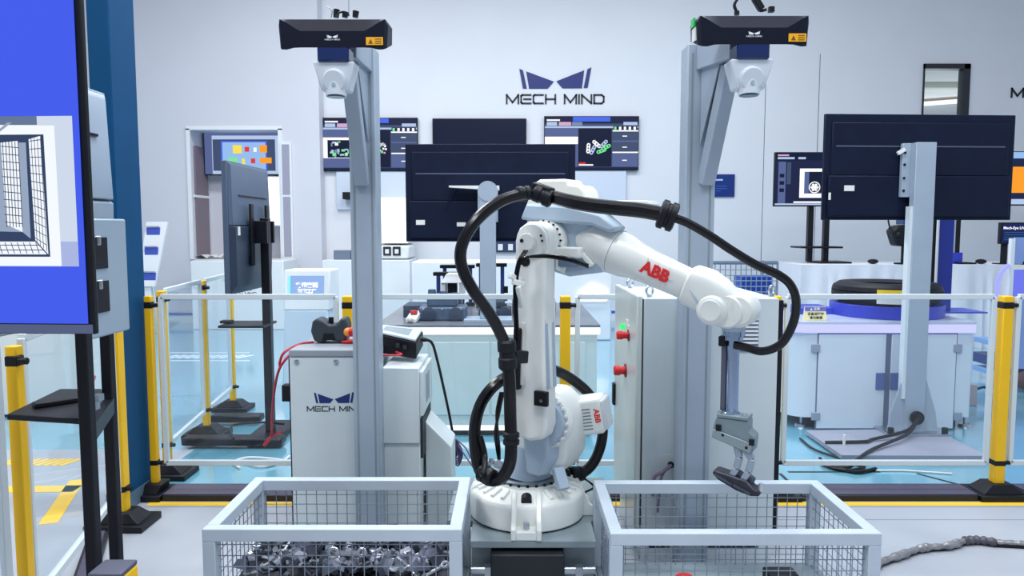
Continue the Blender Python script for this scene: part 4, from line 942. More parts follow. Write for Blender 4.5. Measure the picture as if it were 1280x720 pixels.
# ------------------------------------------------------------------ right controller cabinet
t = thing('robot_controller', 'tall pale grey controller cabinet with red buttons on its door, behind the gripper', 'cabinet', (.92, 3.72, 0))
Yk = 3.36; kx0, kx1 = P(804, 450, Yk).x, P(972, 450, Yk).x; kz = ZZ(373, Yk); kb = 4.04
MB().use(CAB).box(kx0, kx1, Yk, kb, .14, kz).build('body', CAB, t, bevel=.004)
door = MB().use(mat('controller_door', (206, 214, 210), .32, var=.04, scale=3)).box(kx0 - .034, kx0 - .008, Yk - .01, kb + .02, .16, kz + .012).build('door', None, t, bevel=.006)
MB().use(CABD).box(kx0 - .008, kx0, Yk + .004, kb, .16, kz - .005).build('door_seal', CABD, t)
MB().use(CAB).box(kx0, kx0 + .04, Yk + .01, kb - .02, 0, .14).build('foot', CAB, t); MB().use(CAB).box(kx1 - .06, kx1, Yk + .01, kb - .02, 0, .14).build('foot', CAB, t)
MB().use(CAB).box(kx0 + .14, kx0 + .24, Yk + .01, kb - .02, 0, .14).build('foot', CAB, t); MB().use(CABD).box(kx0 + .04, kx1 - .06, Yk + .2, Yk + .22, 0, .14).build('gap_shade', CABD, t)  # dark sheet painted as the shade inside the base slots
MB().use(CAB).box(kx0, kx1, Yk + .005, Yk + .02, .0, .055).build('skirt', CAB, t); MB().use(CAB).box(kx0, kx1, Yk + .005, Yk + .02, .11, .14).build('skirt', CAB, t)
for (px, py, Y) in ((812, 362, Yk + .08), (788, 350, kb - .1), (965, 357, Yk + .1)):
    p = P(px, py, Y); e = MB().use(STEEL); e.torus((p.x, p.y, kz + .028), (.6, -.8, 0), .022, .006, 18, 7); e.cyl((p.x, p.y, kz), (p.x, p.y, kz + .01), .012, seg=10); e.build('lifting_eye', STEEL, t)
def on_door(py, f):
    y = Yk + (kb - Yk) * f; return Vector((kx0 - .034, y, ZZ(py, y)))
for py, f, r in ((419, .30, .021), (463, .42, .025)):
    p = on_door(py, f)
    b_ = MB().use(RED).rings([(p, r * .8), (p - Vector((.03, 0, 0)), r * .8), (p - Vector((.031, 0, 0)), r), (p - Vector((.055, 0, 0)), r), (p - Vector((.06, 0, 0)), r * .8)], 18).build('red_button', RED, door)
    MB().use(mat('dark_red', (120, 30, 40), .5)).rings([(p, r * 1.35), (p - Vector((.006, 0, 0)), r * 1.35)], 18).build('button_plate', None, door)
p = on_door(408, .52); MB().use(glow('green_lamp', (70, 230, 120), 1.2)).rings([(p, .016), (p - Vector((.016, 0, 0)), .016), (p - Vector((.022, 0, 0)), .008)], 14).build('green_lamp', None, door)
for py, f in ((411, .3), (404, .38)):
    p = on_door(py, f); MB().use(LBL).cb(p, (.006, .05, .035)).build('label', LBL, door)
p = on_door(492, .97); MB().use(BLK).cb(p, (.03, .05, .12)).build('door_handle', BLK, door, bevel=.006)
VS = mat('vent_white', (236, 240, 244), .4); vx0, vx1 = P(903, 410, Yk).x, P(948, 410, Yk).x
v_ = MB().use(mat('vent_dark', (120, 132, 150), .6)).box(vx0, vx1, Yk - .004, Yk, ZZ(440, Yk), ZZ(386, Yk)).build('vent', None, t)
for k in range(9):
    z = ZZ(384, Yk) - .013 - .018 * k; MB().use(VS).box(vx0 + .004, vx1 - .004, Yk - .014, Yk - .003, z - .009, z).build('louver', VS, v_)
MB().use(BLK).box(kx1, kx1 + .022, Yk + .005, Yk + .03, .1, kz - .01).build('edge_seal', BLK, t)
p = P(838, 580, Yk); MB().use(CAB).box(p.x - .095, p.x + .02, Yk - .003, Yk, p.z - .1, p.z + .045).build('connector_plate', CAB, t)
mb = MB().use(BLK); mb.cyl((p.x, Yk, p.z), (p.x, Yk - .02, p.z), .014, seg=12); mb.build('socket', BLK, t)
mb = MB().use(mat('mauve_cable', (126, 112, 134), .5)); mb.tube([(p.x - .002, Yk - .02, p.z), P(828, 590, Yk - .06), P(818, 597, Yk - .05), P(816, 620, Yk - .05)], .009, 7); mb.tube([P(834, 584, Yk - .03), P(826, 600, Yk - .06), P(822, 640, Yk - .05)], .007, 7); mb.build('cable', None, t)
t = thing('wire_basket', 'low wire basket with blue bins standing beyond the fence behind the controller', 'basket', P(930, 360, 8.6))
a, b = P(880, 372, 8.6), P(972, 330, 8.6); mb = MB().use(WIRE)
for k in range(15): x = a.x + (b.x - a.x) * k / 14; mb.cyl((x, 8.6, a.z), (x, 8.6, b.z), .006, seg=5)
for k in range(7): z = a.z + (b.z - a.z) * k / 6; mb.cyl((a.x, 8.6, z), (b.x, 8.6, z), .006, seg=5)
mb.build('mesh_panel', WIRE, t, smooth=False, kind='stuff')
MB().use(mat('bin_blue', (30, 80, 180), .5)).box(P(927, 350, 8.7).x, P(965, 350, 8.7).x, 8.68, 9.0, a.z + .03, ZZ(346, 8.7)).build('bin', None, t)
for x in (a.x, b.x): MB().use(WIRE).cyl((x, 8.6, 0), (x, 8.6, b.z + .02), .014, seg=8).build('leg', WIRE, t)
MB().use(WIRE).bar((a.x, 8.6, b.z + .02), (b.x, 8.6, b.z + .02), .03, .03).build('top_bar', WIRE, t)
for x in (a.x, b.x): MB().use(WIRE).cyl((x, 9.1, 0), (x, 9.1, b.z + .02), .014, seg=8).build('leg', WIRE, t)
MB().use(WIRE).box(a.x, b.x, 8.6, 9.1, a.z - .02, a.z).build('shelf', WIRE, t)
# ------------------------------------------------------------------ safety fence
FZ0, FZ1 = .197, 1.161
def post(x, y, label, h=1.165, w_=.058, foot=True, z0=0.0, rot=0.0, fw=.15, plain=False):
    t = thing('fence_post', label, 'post', (x, y, z0), 'yellow posts of the safety fence', rotz=rot, local=True)
    MB().use(YEL).box(-w_ / 2, w_ / 2, -w_ / 2, w_ / 2, .05, h - (.012 if plain else .035)).build('pole', YEL, t, bevel=.004)
    MB().use(YEL).box(-w_ * .5, w_ * .5, -w_ * .5, w_ * .5, h - (.012 if plain else .035), h).build('cap', YEL, t, bevel=.004)
    if not plain: MB().use(BLK).box(-w_ * .53, w_ * .53, -w_ * .53, w_ * .53, h - .07, h - .035).build('band', BLK, t, bevel=.003)
    MB().use(BLK).box(-w_ * .53, w_ * .53, -w_ * .53, w_ * .53, .185, .215).build('band', BLK, t, bevel=.003)
    for z in ((.2,) if plain else (h - .052, .2)):
        MB().use(BLK).cyl((w_ * .53, -.01, z), (w_ * .53 + .03, -.01, z), .012, seg=10).build('clamp', BLK, t)
    if foot:
        mb = MB().use(BLK); mb.hexa([(-fw, -.11, 0), (fw, -.11, 0), (fw, .11, 0), (-fw, .11, 0)], [(-fw, -.11, .035), (fw, -.11, .035), (fw, .11, .035), (-fw, .11, .035)])
        mb.hexa([(-fw + .03, -.08, .035), (fw - .03, -.08, .035), (fw - .03, .08, .035), (-fw + .03, .08, .035)], [(-.06, -.055, .085), (.06, -.055, .085), (.06, .055, .085), (-.06, .055, .085)])
        mb.build('foot', BLK, t, bevel=.004)
    return t
def panel(p, q, label, z0=FZ0, z1=FZ1, trim=.07):
    p, q = Vector((p[0], p[1], 0)), Vector((q[0], q[1], 0)); d = (q - p).normalized(); p = p + d * trim; q = q - d * trim; m = (p + q) / 2
    t = thing('safety_barrier', label, 'glass panel', (m.x, m.y, z0), 'glass panels of the safety fence')
    MB().use(GLS).bar(p + Vector((0, 0, (z0 + z1) / 2)), q + Vector((0, 0, (z0 + z1) / 2)), .006, z1 - z0).build('pane', GLS, t, smooth=False)
    for nm, z in (('top_rail', z1), ('bottom_rail', z0)):
        MB().use(RAIL).bar(p + Vector((0, 0, z)), q + Vector((0, 0, z)), .025, .03).build(nm, RAIL, t, bevel=.003)
    for e in (p, q):
        MB().use(RAIL).bar(e + Vector((0, 0, z0)), e + Vector((0, 0, z1)), .025, .028, up=d).build('side_rail', RAIL, t, bevel=.003)
    return t
YF = 4.21
xs_ = [P(px, 480, YF).x for px in (190, 437, 706, 966, 1252)] + [P(1252, 480, YF).x + 1.28]
lab = ['yellow corner post of the glass fence right beside the teal column', 'yellow post behind the left cabinet with the winged mark', 'yellow post behind the robot shoulder motor', 'yellow post half hidden beside the right edge of the tall controller cabinet',
       'yellow post in plain view at the far right, its black foot on the floor duct', 'last yellow post of the front fence, beyond the right picture edge']
for i, (x, l) in enumerate(zip(xs_, lab)): post(x, YF, l, fw=.07 if i == 0 else .15, w_=.04 if i == 0 else .058)
lb2 = ['glass panel in front of the grey-backed monitor cart', 'glass panel between the left camera post and the robot', 'glass panel behind the robot motor and the tall controller', 'glass panel in front of the tyre display', 'glass panel right of the yellow post at the far right']
for a, b, l in zip(xs_, xs_[1:], lb2): panel((a, YF), (b, YF), l)
side = [(P(206, 480, 4.56).x, 4.56), (P(256, 450, 5.46).x, 5.46), (P(290, 450, 6.27).x, 6.27)]
for (x, y), l in zip(side, ('second yellow corner post standing just behind the fence corner at the teal column', 'middle yellow post of the side fence, left of the grey-backed monitor cart', 'farthest yellow post of the side fence, below the grey-backed monitor')):
    post(x, y, l, w_=.045)
panel(side[0], side[1], 'nearer glass panel of the side fence running back along the walkway'); panel(side[1], side[2], 'farther glass panel of the side fence behind the grey-backed monitor')
LP = [(P(24, 560, 2.545).x, 2.545), (P(150, 560, 3.78).x, 3.78)]
post(LP[0][0], LP[0][1], 'yellow post at the far left, behind the tray of the black display cart', h=1.145, w_=.04)
post(LP[1][0], LP[1][1], 'yellow post in front of the teal column, right of the black display cart', h=1.14, w_=.058)
panel(LP[0], LP[1], 'glass panel behind the two poles of the black display cart'); panel((LP[0][0] - .35, LP[0][1] - 1.2), LP[0], 'glass panel at the far left edge, below the blue screen')
nb = post(P(141, 706, 1.6).x, 1.6, 'short yellow post with a dark grey cap at the bottom left', h=.80, w_=.074, plain=True)
for c in nb.children:
    if c.name.startswith('cap'): c.data.materials[0] = mat('cap_grey', (74, 78, 96), .45)
# black cable ducts along the fence
DUCT = mat('duct_black', (26, 26, 34), .5, var=.08)
MT = mat('duct_top', (78, 74, 94), .5, var=.08)
def duct(segs, y, w_, label):
    t = thing('cable_duct', label, 'cable duct', (0, y, 0))
    for a, b in segs:
        if b - a < .05: continue
        MB().use(DUCT).box(a, b, y - w_ / 2, y + w_ / 2, 0, .034).build('body', DUCT, t, bevel=.004)
        MB().use(MT).box(a, b, y - w_ / 2 + .012, y + w_ / 2 - .012, .034, .038).build('cover', MT, t)
def duct2(p, q, w_, label):
    p, q = Vector((p[0], p[1], 0)), Vector((q[0], q[1], 0)); m = (p + q) / 2
    t = thing('cable_duct', label, 'cable duct', (m.x, m.y, 0))
    MB().use(DUCT).bar(p + Vector((0, 0, .017)), q + Vector((0, 0, .017)), w_, .034).build('body', DUCT, t, bevel=.004)
    MB().use(MT).bar(p + Vector((0, 0, .036)), q + Vector((0, 0, .036)), w_ - .03, .004).build('cover', MT, t)
duct([(-1.95, xs_[0] - .1)] + [(a + .155 - (.08 if i == 0 else 0), b - .155) for i, (a, b) in enumerate(zip(xs_, xs_[1:]))], YF + .01, .2, 'long low black cable duct along the foot of the front glass fence')
duct2((LP[0][0] + .035, LP[0][1] + .16), (LP[1][0] - .035, LP[1][1] - .17), .09, 'low black cable duct along the fence at the bottom left')

# ------------------------------------------------------------------ big blue screen on the left
Yt = 1.5
t = thing('display_screen', 'big blue display showing a picture of a mesh crate, cut by the left edge', 'screen', (-1.5, 1.52, 0))
a, b = P(112, 411, Yt), P(112, -70, Yt); xr = P(119, 411, Yt).x; xl = xr - 1.36; zlo, zhi = ZZ(418, Yt), ZZ(418, Yt) + .79
# slightly turned: right end a little nearer
RT = Matrix.Translation((xr, Yt, 0)) @ Matrix.Rotation(math.radians(-3.0), 4, 'Z') @ Matrix.Translation((-xr, -Yt, 0))
def TB(): return MB(RT)
TB().use(BLKM).box(xl, xr, Yt, Yt + .014, zlo, zhi).build('housing', BLKM, t, bevel=.003); TB().use(BLKM).box(xl + .15, xr - .15, Yt + .014, Yt + .06, zlo + .08, zhi - .1).build('back_cover', BLKM, t, bevel=.01)
TB().use(mat('bezel_grey', (120, 128, 160), .3, .5)).box(xl, xr - .004, Yt - .003, Yt, zlo + .002, zlo + .02).build('bezel', None, t)
mb = TB(); sx1 = xr - .012; sz0, sz1 = zlo + .022, zhi - .012; W_, H_ = sx1 - xl - .012, sz1 - sz0
def SX(px): return P(px, 300, Yt).x
def SZ(py): return ZZ(py, Yt)
def quad(px0, py0, px1, py1, m, k):
    y = Yt - .003 - .0004 * k; mb.use(m); mb.f([mb.v(p) for p in ((SX(px0), y, SZ(py1)), (SX(px1), y, SZ(py1)), (SX(px1), y, SZ(py0)), (SX(px0), y, SZ(py0)))])
def poly(pts, m, k):
    y = Yt - .003 - .0004 * k; mb.use(m); mb.f([mb.v((SX(a_), y, SZ(b_))) for a_, b_ in pts])
COB = glow('screen_field', (66, 92, 236), 1)
mb.use(COB); y = Yt - .003; mb.f([mb.v(p) for p in ((xl + .012, y, sz0), (sx1, y, sz0), (sx1, y, sz1), (xl + .012, y, sz1))])
IW, IG, ID, IB, IM = glow('img_white', (244, 250, 255), 1), glow('img_grey', (150, 166, 190), 1), glow('img_dark', (50, 66, 100), 1), glow('img_floor', (206, 218, 236), 1), glow('img_mid', (100, 118, 150), 1)
quad(-140, 145, 98, 333, IB, 1); quad(76, 302, 98, 333, glow('img_lilac', (170, 182, 226), 1), 2); quad(-140, 145, 53, 156, IM, 2)
poly([(-140, 153), (75, 157), (76, 332), (-140, 332)], IW, 3); poly([(-140, 168), (61, 168), (62, 321), (-140, 321)], ID, 4)
poly([(-140, 178), (38, 178), (38, 298), (-140, 290)], IG, 5); poly([(6, 178), (28, 176), (28, 290), (8, 281)], IW, 6)
poly([(42, 174), (57, 170), (60, 318), (44, 300)], IW, 6); poly([(-140, 302), (44, 302), (58, 318), (-140, 318)], IW, 6); poly([(-140, 286), (28, 290), (40, 300), (-140, 300)], ID, 6)
for k in range(6): poly([(8 + 4 * k, 177), (9 + 4 * k, 177), (9 + 4 * k, 284), (8 + 4 * k, 284)], ID, 7)
for k in range(11): poly([(6, 182 + 9.5 * k), (28, 184 + 9.5 * k), (28, 185 + 9.5 * k), (6, 183 + 9.5 * k)], ID, 7)
for k in range(4): poly([(45 + 4 * k, 173), (45.8 + 4 * k, 173), (46.8 + 4 * k, 306 + 3 * k), (46 + 4 * k, 304 + 3 * k)], ID, 7)
for k in range(13): poly([(43, 176 + 10 * k), (59, 174 + 11 * k), (59, 175 + 11 * k), (43, 177 + 10 * k)], ID, 7)
for k in range(14): poly([(-60 + 8 * k, 303), (-59 + 8 * k, 303), (-55 + 8 * k, 317), (-56 + 8 * k, 317)], ID, 7)
for k in range(2): poly([(-140, 306 + 6 * k), (49 + 5 * k, 306 + 6 * k), (50 + 5 * k, 307 + 6 * k), (-140, 307 + 6 * k)], ID, 7)
poly([(0, 165), (16, 153), (22, 153), (4, 166)], IG, 8)
mb.build('display', None, t, smooth=False)
MB().use(BLKM).box(xl + .55, xl + .63, Yt + .06, Yt + .13, .0, zlo + .4).build('pole', BLKM, t); MB().use(BLKM).box(xl + .25, xl + .95, Yt - .2, Yt + .4, 0, .04).build('base_plate', BLKM, t)
MB().use(BLKM).box(xl + .45, xl + .73, Yt + .02, Yt + .08, zlo + .15, zlo + .45).build('mount', BLKM, t)

# ------------------------------------------------------------------ two display carts seen from behind
def cart(x, y0, y1, zl, zh, poles, tray_z, tray, label, label_s, base, mt, depth=.05, pw=.03, bu=1.0):
    t = thing('display_cart', label, 'cart', (poles[0][0], poles[0][1], 0))
    for px_, py_, hh in poles:
        MB().use(BLKM).box(px_ - pw, px_ + pw, py_ - pw, py_ + pw, .05, hh).build('pole', BLKM, t, bevel=.004)
    for bb in base: MB().use(BLKM).box(*bb).build('base_leg', BLKM, t, bevel=.015)
    mb = MB().use(BLKM); mb.hexa([(a_, b_, tray_z) for a_, b_ in tray], [(a_, b_, tray_z + .018) for a_, b_ in tray]); tr = mb.build('tray', mat('tray_black', (70, 74, 82), .25), t, bevel=.004)
    m = thing('cart_monitor', label_s, 'monitor', (x, (y0 + y1) / 2, zl))
    MB().use(mt).box(x - depth, x - .012, y0, y1, zl, zh).build('front_frame', BLK, m, bevel=.006)
    zmid = zl + (zh - zl) * .52
    mb = MB().use(mt); mb.hexa([(x - .012, y0 + .004, zmid), (x - .012, y1 - .004, zmid), (x - .012, y1 - .004, zh - .006), (x - .012, y0 + .004, zh - .006)], [(x + .012, y0 + .02, zmid), (x + .012, y1 - .02, zmid), (x + .004, y1 - .03, zh - .03), (x + .004, y0 + .03, zh - .03)]); mb.build('upper_back', mt, m, bevel=.004)
    mb = MB().use(mt); mb.hexa([(x - .012, y0 + .004, zl + .006), (x - .012, y1 - .004, zl + .006), (x - .012, y1 - .004, zmid), (x - .012, y0 + .004, zmid)], [(x + .02 * bu, y0 + .05, zl + .06), (x + .02 * bu, y1 - .05, zl + .06), (x + .03 * bu, y1 - .02, zmid - .01), (x + .03 * bu, y0 + .02, zmid - .01)]); mb.mats = [mat('monitor_dark_lower', (40, 52, 74), .4, var=.05)] if bu == 1.0 else mb.mats; mb.build('lower_back', mt, m, bevel=.004)
    MB().use(BLK).box(x + .004, x + .0135, y0 + .15, y1 - .1, zmid + .2, zmid + .208).build('vent_line', BLK, m)
    return t, m
xm = P(288, 300, 4.98).x
cB, mB = cart(xm, 4.98, 5.80, 1.10, 2.0, [(P(336, 450, 5.42).x, 5.42, 1.62)], ZZ(408, 5.35), [(P(272, 408, 5.25).x, 5.25), (P(330, 408, 5.25).x, 5.25), (P(346, 400, 5.55).x, 5.55), (P(290, 400, 5.55).x, 5.55)],
     'black display cart with low base legs and a tray behind the front glass fence', 'grey-backed monitor seen edge-on, hung on the cart pole left of the camera post', [(P(232, 555, 5.2).x, P(356, 555, 5.2).x, 5.12, 5.25, 0.02, .075), (P(267, 525, 5.85).x, P(330, 525, 5.85).x, 5.75, 5.88, 0.02, .075), (P(330, 540, 5.5).x - .05, P(330, 540, 5.5).x + .2, 5.25, 5.75, .02, .05)], TVG)
xx_ = xm + .03
px_ = P(336, 450, 5.42).x
MB().use(BLKM).box(xm + .033, px_ + .04, 5.33, 5.36, 1.44, 1.60).build('arm_plate', BLKM, cB, bevel=.003); MB().use(BLKM).box(xm + .033, px_ + .04, 5.48, 5.51, 1.44, 1.60).build('arm_plate', BLKM, cB, bevel=.003)
for y in (5.25, 5.58):
    MB().use(BLKM).box(xm + .032, xm + .05, y, y + .06, 1.28, 1.72).build('mount_rail', BLKM, cB, bevel=.006)
MB().use(LBL).box(xm + .02, xm + .032, 5.04, 5.08, 1.5, 1.56).build('label', LBL, mB)
MB().use(BLK).box(xm + .025, xm + .034, 5.28, 5.34, 1.28, 1.35).build('port', BLK, mB)
o = MB().use(BLK).box(px_ - .33, px_ - .25, 5.36, 5.43, ZZ(408, 5.35) + .019, ZZ(408, 5.35) + .04).build('remote_control', BLK, None, bevel=.004); tag(o, 'small black remote on the tray of the cart behind the front fence', 'remote')
o = MB().use(BLK).box(P(240, 243, 5.2).x, xm - .05, 5.15, 5.25, 1.70, 1.79).build('side_speaker', BLK, mB) if False else None
xn = P(152, 300, 2.54).x
cA, mA = cart(xn - .022, 1.86, 2.54, 1.26, 2.0, [(P(137, 500, 2.46).x, 2.46, 1.58), (P(111, 560, 2.10).x, 2.10, 1.45)], ZZ(520, 2.2), [(P(8, 520, 2.15).x, 2.15), (P(100, 526, 2.1).x, 2.1), (P(128, 500, 2.5).x, 2.5), (P(75, 492, 2.5).x, 2.5)],
     'black display cart with two poles and a tray beneath the big blue screen', 'pale grey monitor back seen edge-on behind the big blue screen', [(P(111, 600, 2.1).x - .18, P(111, 600, 2.1).x + .06, 2.05, 2.15, 0, .08), (P(137, 600, 2.46).x - .16, P(137, 600, 2.46).x + .1, 2.41, 2.51, 0, .08)], mat('monitor_pale_back', (150, 166, 182), .4, var=.04), pw=.017, bu=.35)
MB().use(mat('mount_grey', (166, 184, 198), .4, .3)).box(xn + .000, xn + .012, 2.28, 2.55, 1.20, 1.58).build('mount_plate', None, cA, bevel=.006)
for z in (1.28, 1.42):
    MB().use(BLKM).box(xn + .011, xn + .016, 2.33, 2.42, z, z + .1).build('plate_slot', BLKM, cA)
    MB().use(STEEL).bar((xn + .012, 2.36, z + .09), (P(137, 500, 2.46).x, 2.42, z + .09), .03, .03).build('bracket_arm', STEEL, cA, bevel=.003)
mb = MB().use(BLKM); mb.bar((P(137, 500, 2.46).x, 2.46, ZZ(520, 2.2) - .03), (P(111, 560, 2.10).x, 2.10, ZZ(520, 2.2) - .03), .03, .05); mb.build('tray_bracket', BLKM, cA)
for px, py in ((123, 497), (118, 508), (94, 523)): MB().use(STEEL).cb(P(px, py, 2.2), (.018, .03, .02)).build('tray_clip', STEEL, cA)
rp = FL(74, 505, ZZ(520, 2.2) + .018); o = MB().use(BLK).box(-.02, .02, -.07, .07, 0, .016).build('remote_control', BLK, None, bevel=.004); o.location = rp; o.rotation_euler = (0, 0, -.75); tag(o, 'black remote control lying on the tray below the big blue screen', 'remote')
# cables on the floor at the left cart
for i, (pts, lb, m) in enumerate((([(292, 548), (288, 535), (298, 530), (330, 528), (355, 530)], 'thin dark cable lying over the low base of the cart behind the front fence', BLK), ([(300, 585), (292, 578), (310, 572), (345, 574), (360, 578)], 'pale cable coil on the floor at the left cabinet foot', LBL), ([(300, 577), (325, 583), (350, 578), (362, 570)], 'second pale cable on the floor beside the left cabinet', LBL))):
    o = MB().use(m).tube([FL(*p, .012 if i else .115) for p in pts], .008, 6).build('floor_cable', m, None); tag(o, lb, 'cable')
# white machine far left behind the glass
t = thing('machine_cabinet', 'pale grey cabinet with a red-marked notice at the far left behind the glass', 'cabinet', (-3.85, 6.3, 0))
a, b = P(-40, 518, 6.0), P(78, 420, 6.0); MB().use(mat('machine_warm_white', (226, 228, 224), .5)).box(a.x, b.x, 6.0, 6.7, 0.02, 1.25).build('body', CAB, t, bevel=.01)
y0, y1 = 6.25, 6.5; MB().use(LBL).box(b.x, b.x + .004, y0, y1, ZZ(495, 6.3), ZZ(455, 6.3)).build('notice', LBL, t)
zc = ZZ(474, 6.3); mb = MB().use(RED); mb.box(b.x + .004, b.x + .006, y0 + .08, y0 + .14, zc - .09, zc + .07); mb.bar((b.x + .005, y0 + .03, zc), (b.x + .005, y0 + .11, zc - .08), .03, .002, up=(1, 0, 0)); mb.bar((b.x + .005, y0 + .19, zc), (b.x + .005, y0 + .11, zc - .08), .03, .002, up=(1, 0, 0)); mb.build('red_mark', RED, t)
# information kiosk behind the left cabinet
t = thing('info_kiosk', 'white kiosk with a small lit blue screen behind the fence left of the camera post', 'kiosk', P(380, 480, 7.1))
Yk2 = 7.0; a, b = P(353, 345, Yk2), P(411, 338, Yk2); zt2 = b.z
mb = MB().use(WHT); mb.hexa([(a.x, Yk2, ZZ(388, Yk2)), (b.x, Yk2, ZZ(388, Yk2)), (b.x, Yk2 + .4, ZZ(388, Yk2)), (a.x, Yk2 + .4, ZZ(388, Yk2))], [(a.x, Yk2 + .05, zt2), (b.x, Yk2 + .05, zt2), (b.x, Yk2 + .4, zt2), (a.x, Yk2 + .4, zt2)]); mb.build('head', WHT, t, bevel=.012)
mb = MB().use(mat('kiosk_pale_blue', (196, 212, 226), .4)); a2, b2 = P(355, 470, Yk2).x, P(418, 470, Yk2).x
mb.hexa([(a2, Yk2 - .06, .0), (b2, Yk2 - .06, .0), (b2, Yk2 + .38, .0), (a2, Yk2 + .38, .0)], [(a.x + .01, Yk2, ZZ(388, Yk2)), (b.x - .02, Yk2, ZZ(388, Yk2)), (b.x - .02, Yk2 + .38, ZZ(388, Yk2)), (a.x + .01, Yk2 + .38, ZZ(388, Yk2))]); mb.build('body', None, t, bevel=.01)
s0, s1 = P(359, 374, Yk2), P(404, 345, Yk2); nrm = .05 / (zt2 - ZZ(388, Yk2))
def KY(z): return Yk2 + (z - ZZ(388, Yk2)) * nrm - .004
def kq(x0, x1, z0, z1, m, k, par=None):
    q = MB().use(m); q.f([q.v((x0, KY(z0) - k * .002, z0)), q.v((x1, KY(z0) - k * .002, z0)), q.v((x1, KY(z1) - k * .002, z1)), q.v((x0, KY(z1) - k * .002, z1))]); return q
mb = kq(s0.x, s1.x, s0.z, s1.z, glow('kiosk_screen', (150, 184, 238), 1), 0); mb.use(glow('kiosk_bar', (140, 235, 255), 1.2))
x_ = s0.x + .025; mb.f([mb.v(p) for p in ((s0.x, KY(s0.z) - .003, s0.z), (x_, KY(s0.z) - .003, s0.z), (x_, KY(s1.z) - .003, s1.z), (s0.x, KY(s1.z) - .003, s1.z))])
mb.build('screen', None, t, smooth=False)
mb = MB().use(glow('kiosk_text', (255, 255, 255), 1.3)); cx_ = P(383, 360, Yk2).x
mb.text('欢迎来到', face((cx_, KY(ZZ(357, Yk2)) - .006, ZZ(357, Yk2)), (1, 0, 0)), .052, .0004, .003); mb.text('智能工厂', face((cx_, KY(ZZ(364, Yk2)) - .006, ZZ(364.5, Yk2)), (1, 0, 0)), .044, .0004, .003)
mb.build('lettering', None, t, smooth=False)

# ------------------------------------------------------------------ middle bench with machine parts
BE = mat('bench_white', (200, 214, 212), .4, var=.02); BTOP = mat('bench_top_grey', (112, 116, 124), .3, var=.05); LED = glow('led_strip_white', (255, 255, 255), 1.4)
Yb0, Yb1 = 5.4, 7.0; bx0_, bx1_ = P(470, 450, Yb0).x, P(750, 450, Yb0).x; zb_ = ZZ(406, Yb0)
t = thing('work_bench', 'long white bench with a glowing strip under its grey top, behind the robot', 'bench', ((bx0_ + bx1_) / 2, 6.2, 0))
MB().use(BE).box(bx0_ + .02, bx1_ - .02, Yb0 + .02, Yb1, .09, zb_ - .075).build('body', BE, t, bevel=.006)
MB().use(CABD).box(bx0_ + .1, bx1_ - .1, Yb0 + .08, Yb1 - .1, 0, .09).build('plinth', CABD, t)
MB().use(BTOP).box(bx0_, bx1_, Yb0, Yb1, zb_ - .02, zb_).build('bench_top', BTOP, t, bevel=.003)
MB().use(LED).box(bx0_, bx1_, Yb0 + .004, Yb0 + .02, zb_ - .072, zb_ - .022).build('led_strip', LED, t)
MB().use(LED).box(bx0_ + .05, bx1_ - .4, Yb0 + .03, Yb0 + .06, .05, .085).build('foot_strip', LED, t)
for a, b in ((P(538, 430, Yb0).x, P(612, 430, Yb0).x), (P(614, 430, Yb0).x, P(690, 430, Yb0).x), (P(700, 430, Yb0).x, P(732, 430, Yb0).x), (P(480, 430, Yb0).x, P(534, 430, Yb0).x)):
    d_ = MB().use(BE).box(a, b, Yb0 + .012, Yb0 + .022, .17, zb_ - .13).build('door', BE, t, bevel=.003)
def small(name, label, cat, fn, group=None):
    t = thing(name, label, cat, (0, 0, 0), group); fn(t); return t
# machined castings under the rail
CAST = mat('casting_blue_grey', (82, 100, 124), .4, .3, var=.12, scale=18); CASTD = mat('casting_dark', (54, 66, 88), .45, .2, var=.12, scale=18)
bz = zb_ + .001
def casting(cx, y, w_, h, label, m, seed):
    r_ = random.Random(seed); t = thing('machine_casting', label, 'casting', (cx, y, bz), 'castings on the middle bench')
    MB().use(m).box(cx - w_ / 2, cx + w_ / 2, y - .12, y + .12, bz, bz + h * .45).build('base_block', m, t, bevel=.012)
    MB().use(m).box(cx - w_ * .34, cx + w_ * .3, y - .09, y + .09, bz + h * .45, bz + h * .85).build('upper_block', m, t, bevel=.015)
    for k in range(3):
        x = cx - w_ * .25 + w_ * .25 * k; MB().use(m).cyl((x, y, bz + h * .8), (x, y, bz + h * (1.0 - .06 * k)), .035, .03, 14).build('boss', m, t)
    for s in (-1, 1):
        x = cx + s * w_ * .28; mb = MB().use(CASTD); mb.rings([((x, y - .12, bz + h * .24), .05), ((x, y - .15, bz + h * .24), .05), ((x, y - .155, bz + h * .24), .02)], 18); mb.build('flange', CASTD, t)
    for k in range(5): x = cx + (k - 2) * w_ * .2; MB().use(LST).cyl((x, y - .12, bz + h * .4), (x, y - .135, bz + h * .4), .010, seg=6).build('bolt', LST, t)
casting(P(554, 395, 5.7).x, 5.75, .36, .23, 'widest machined casting on the bench left of the black hose', CAST, 1)
casting(P(622, 395, 5.9).x - .02, 5.97, .26, .15, 'small machined casting on the bench just left of the robot arm', CASTD, 2)
casting(P(668, 395, 6.0).x, 6.2, .36, .24, 'machined casting on the bench behind the lower robot arm', CASTD, 3)
t = thing('drill_jig', 'dark slab-topped jig standing on one foot at the left end of the bench', 'jig', (P(528, 400, 5.9).x, 5.9, bz))
x0, x1 = P(505, 380, 5.9).x, P(545, 380, 5.9).x; MB().use(CASTD).box(x0, x1, 5.85, 6.15, ZZ(398, 5.9), ZZ(381, 5.9)).build('slab', CASTD, t, bevel=.006)
xx_ = P(532, 400, 5.9).x; MB().use(CASTD).box(xx_ - .045, xx_ + .045, 5.87, 6.0, bz, ZZ(398, 5.9)).build('foot', CASTD, t, bevel=.006)
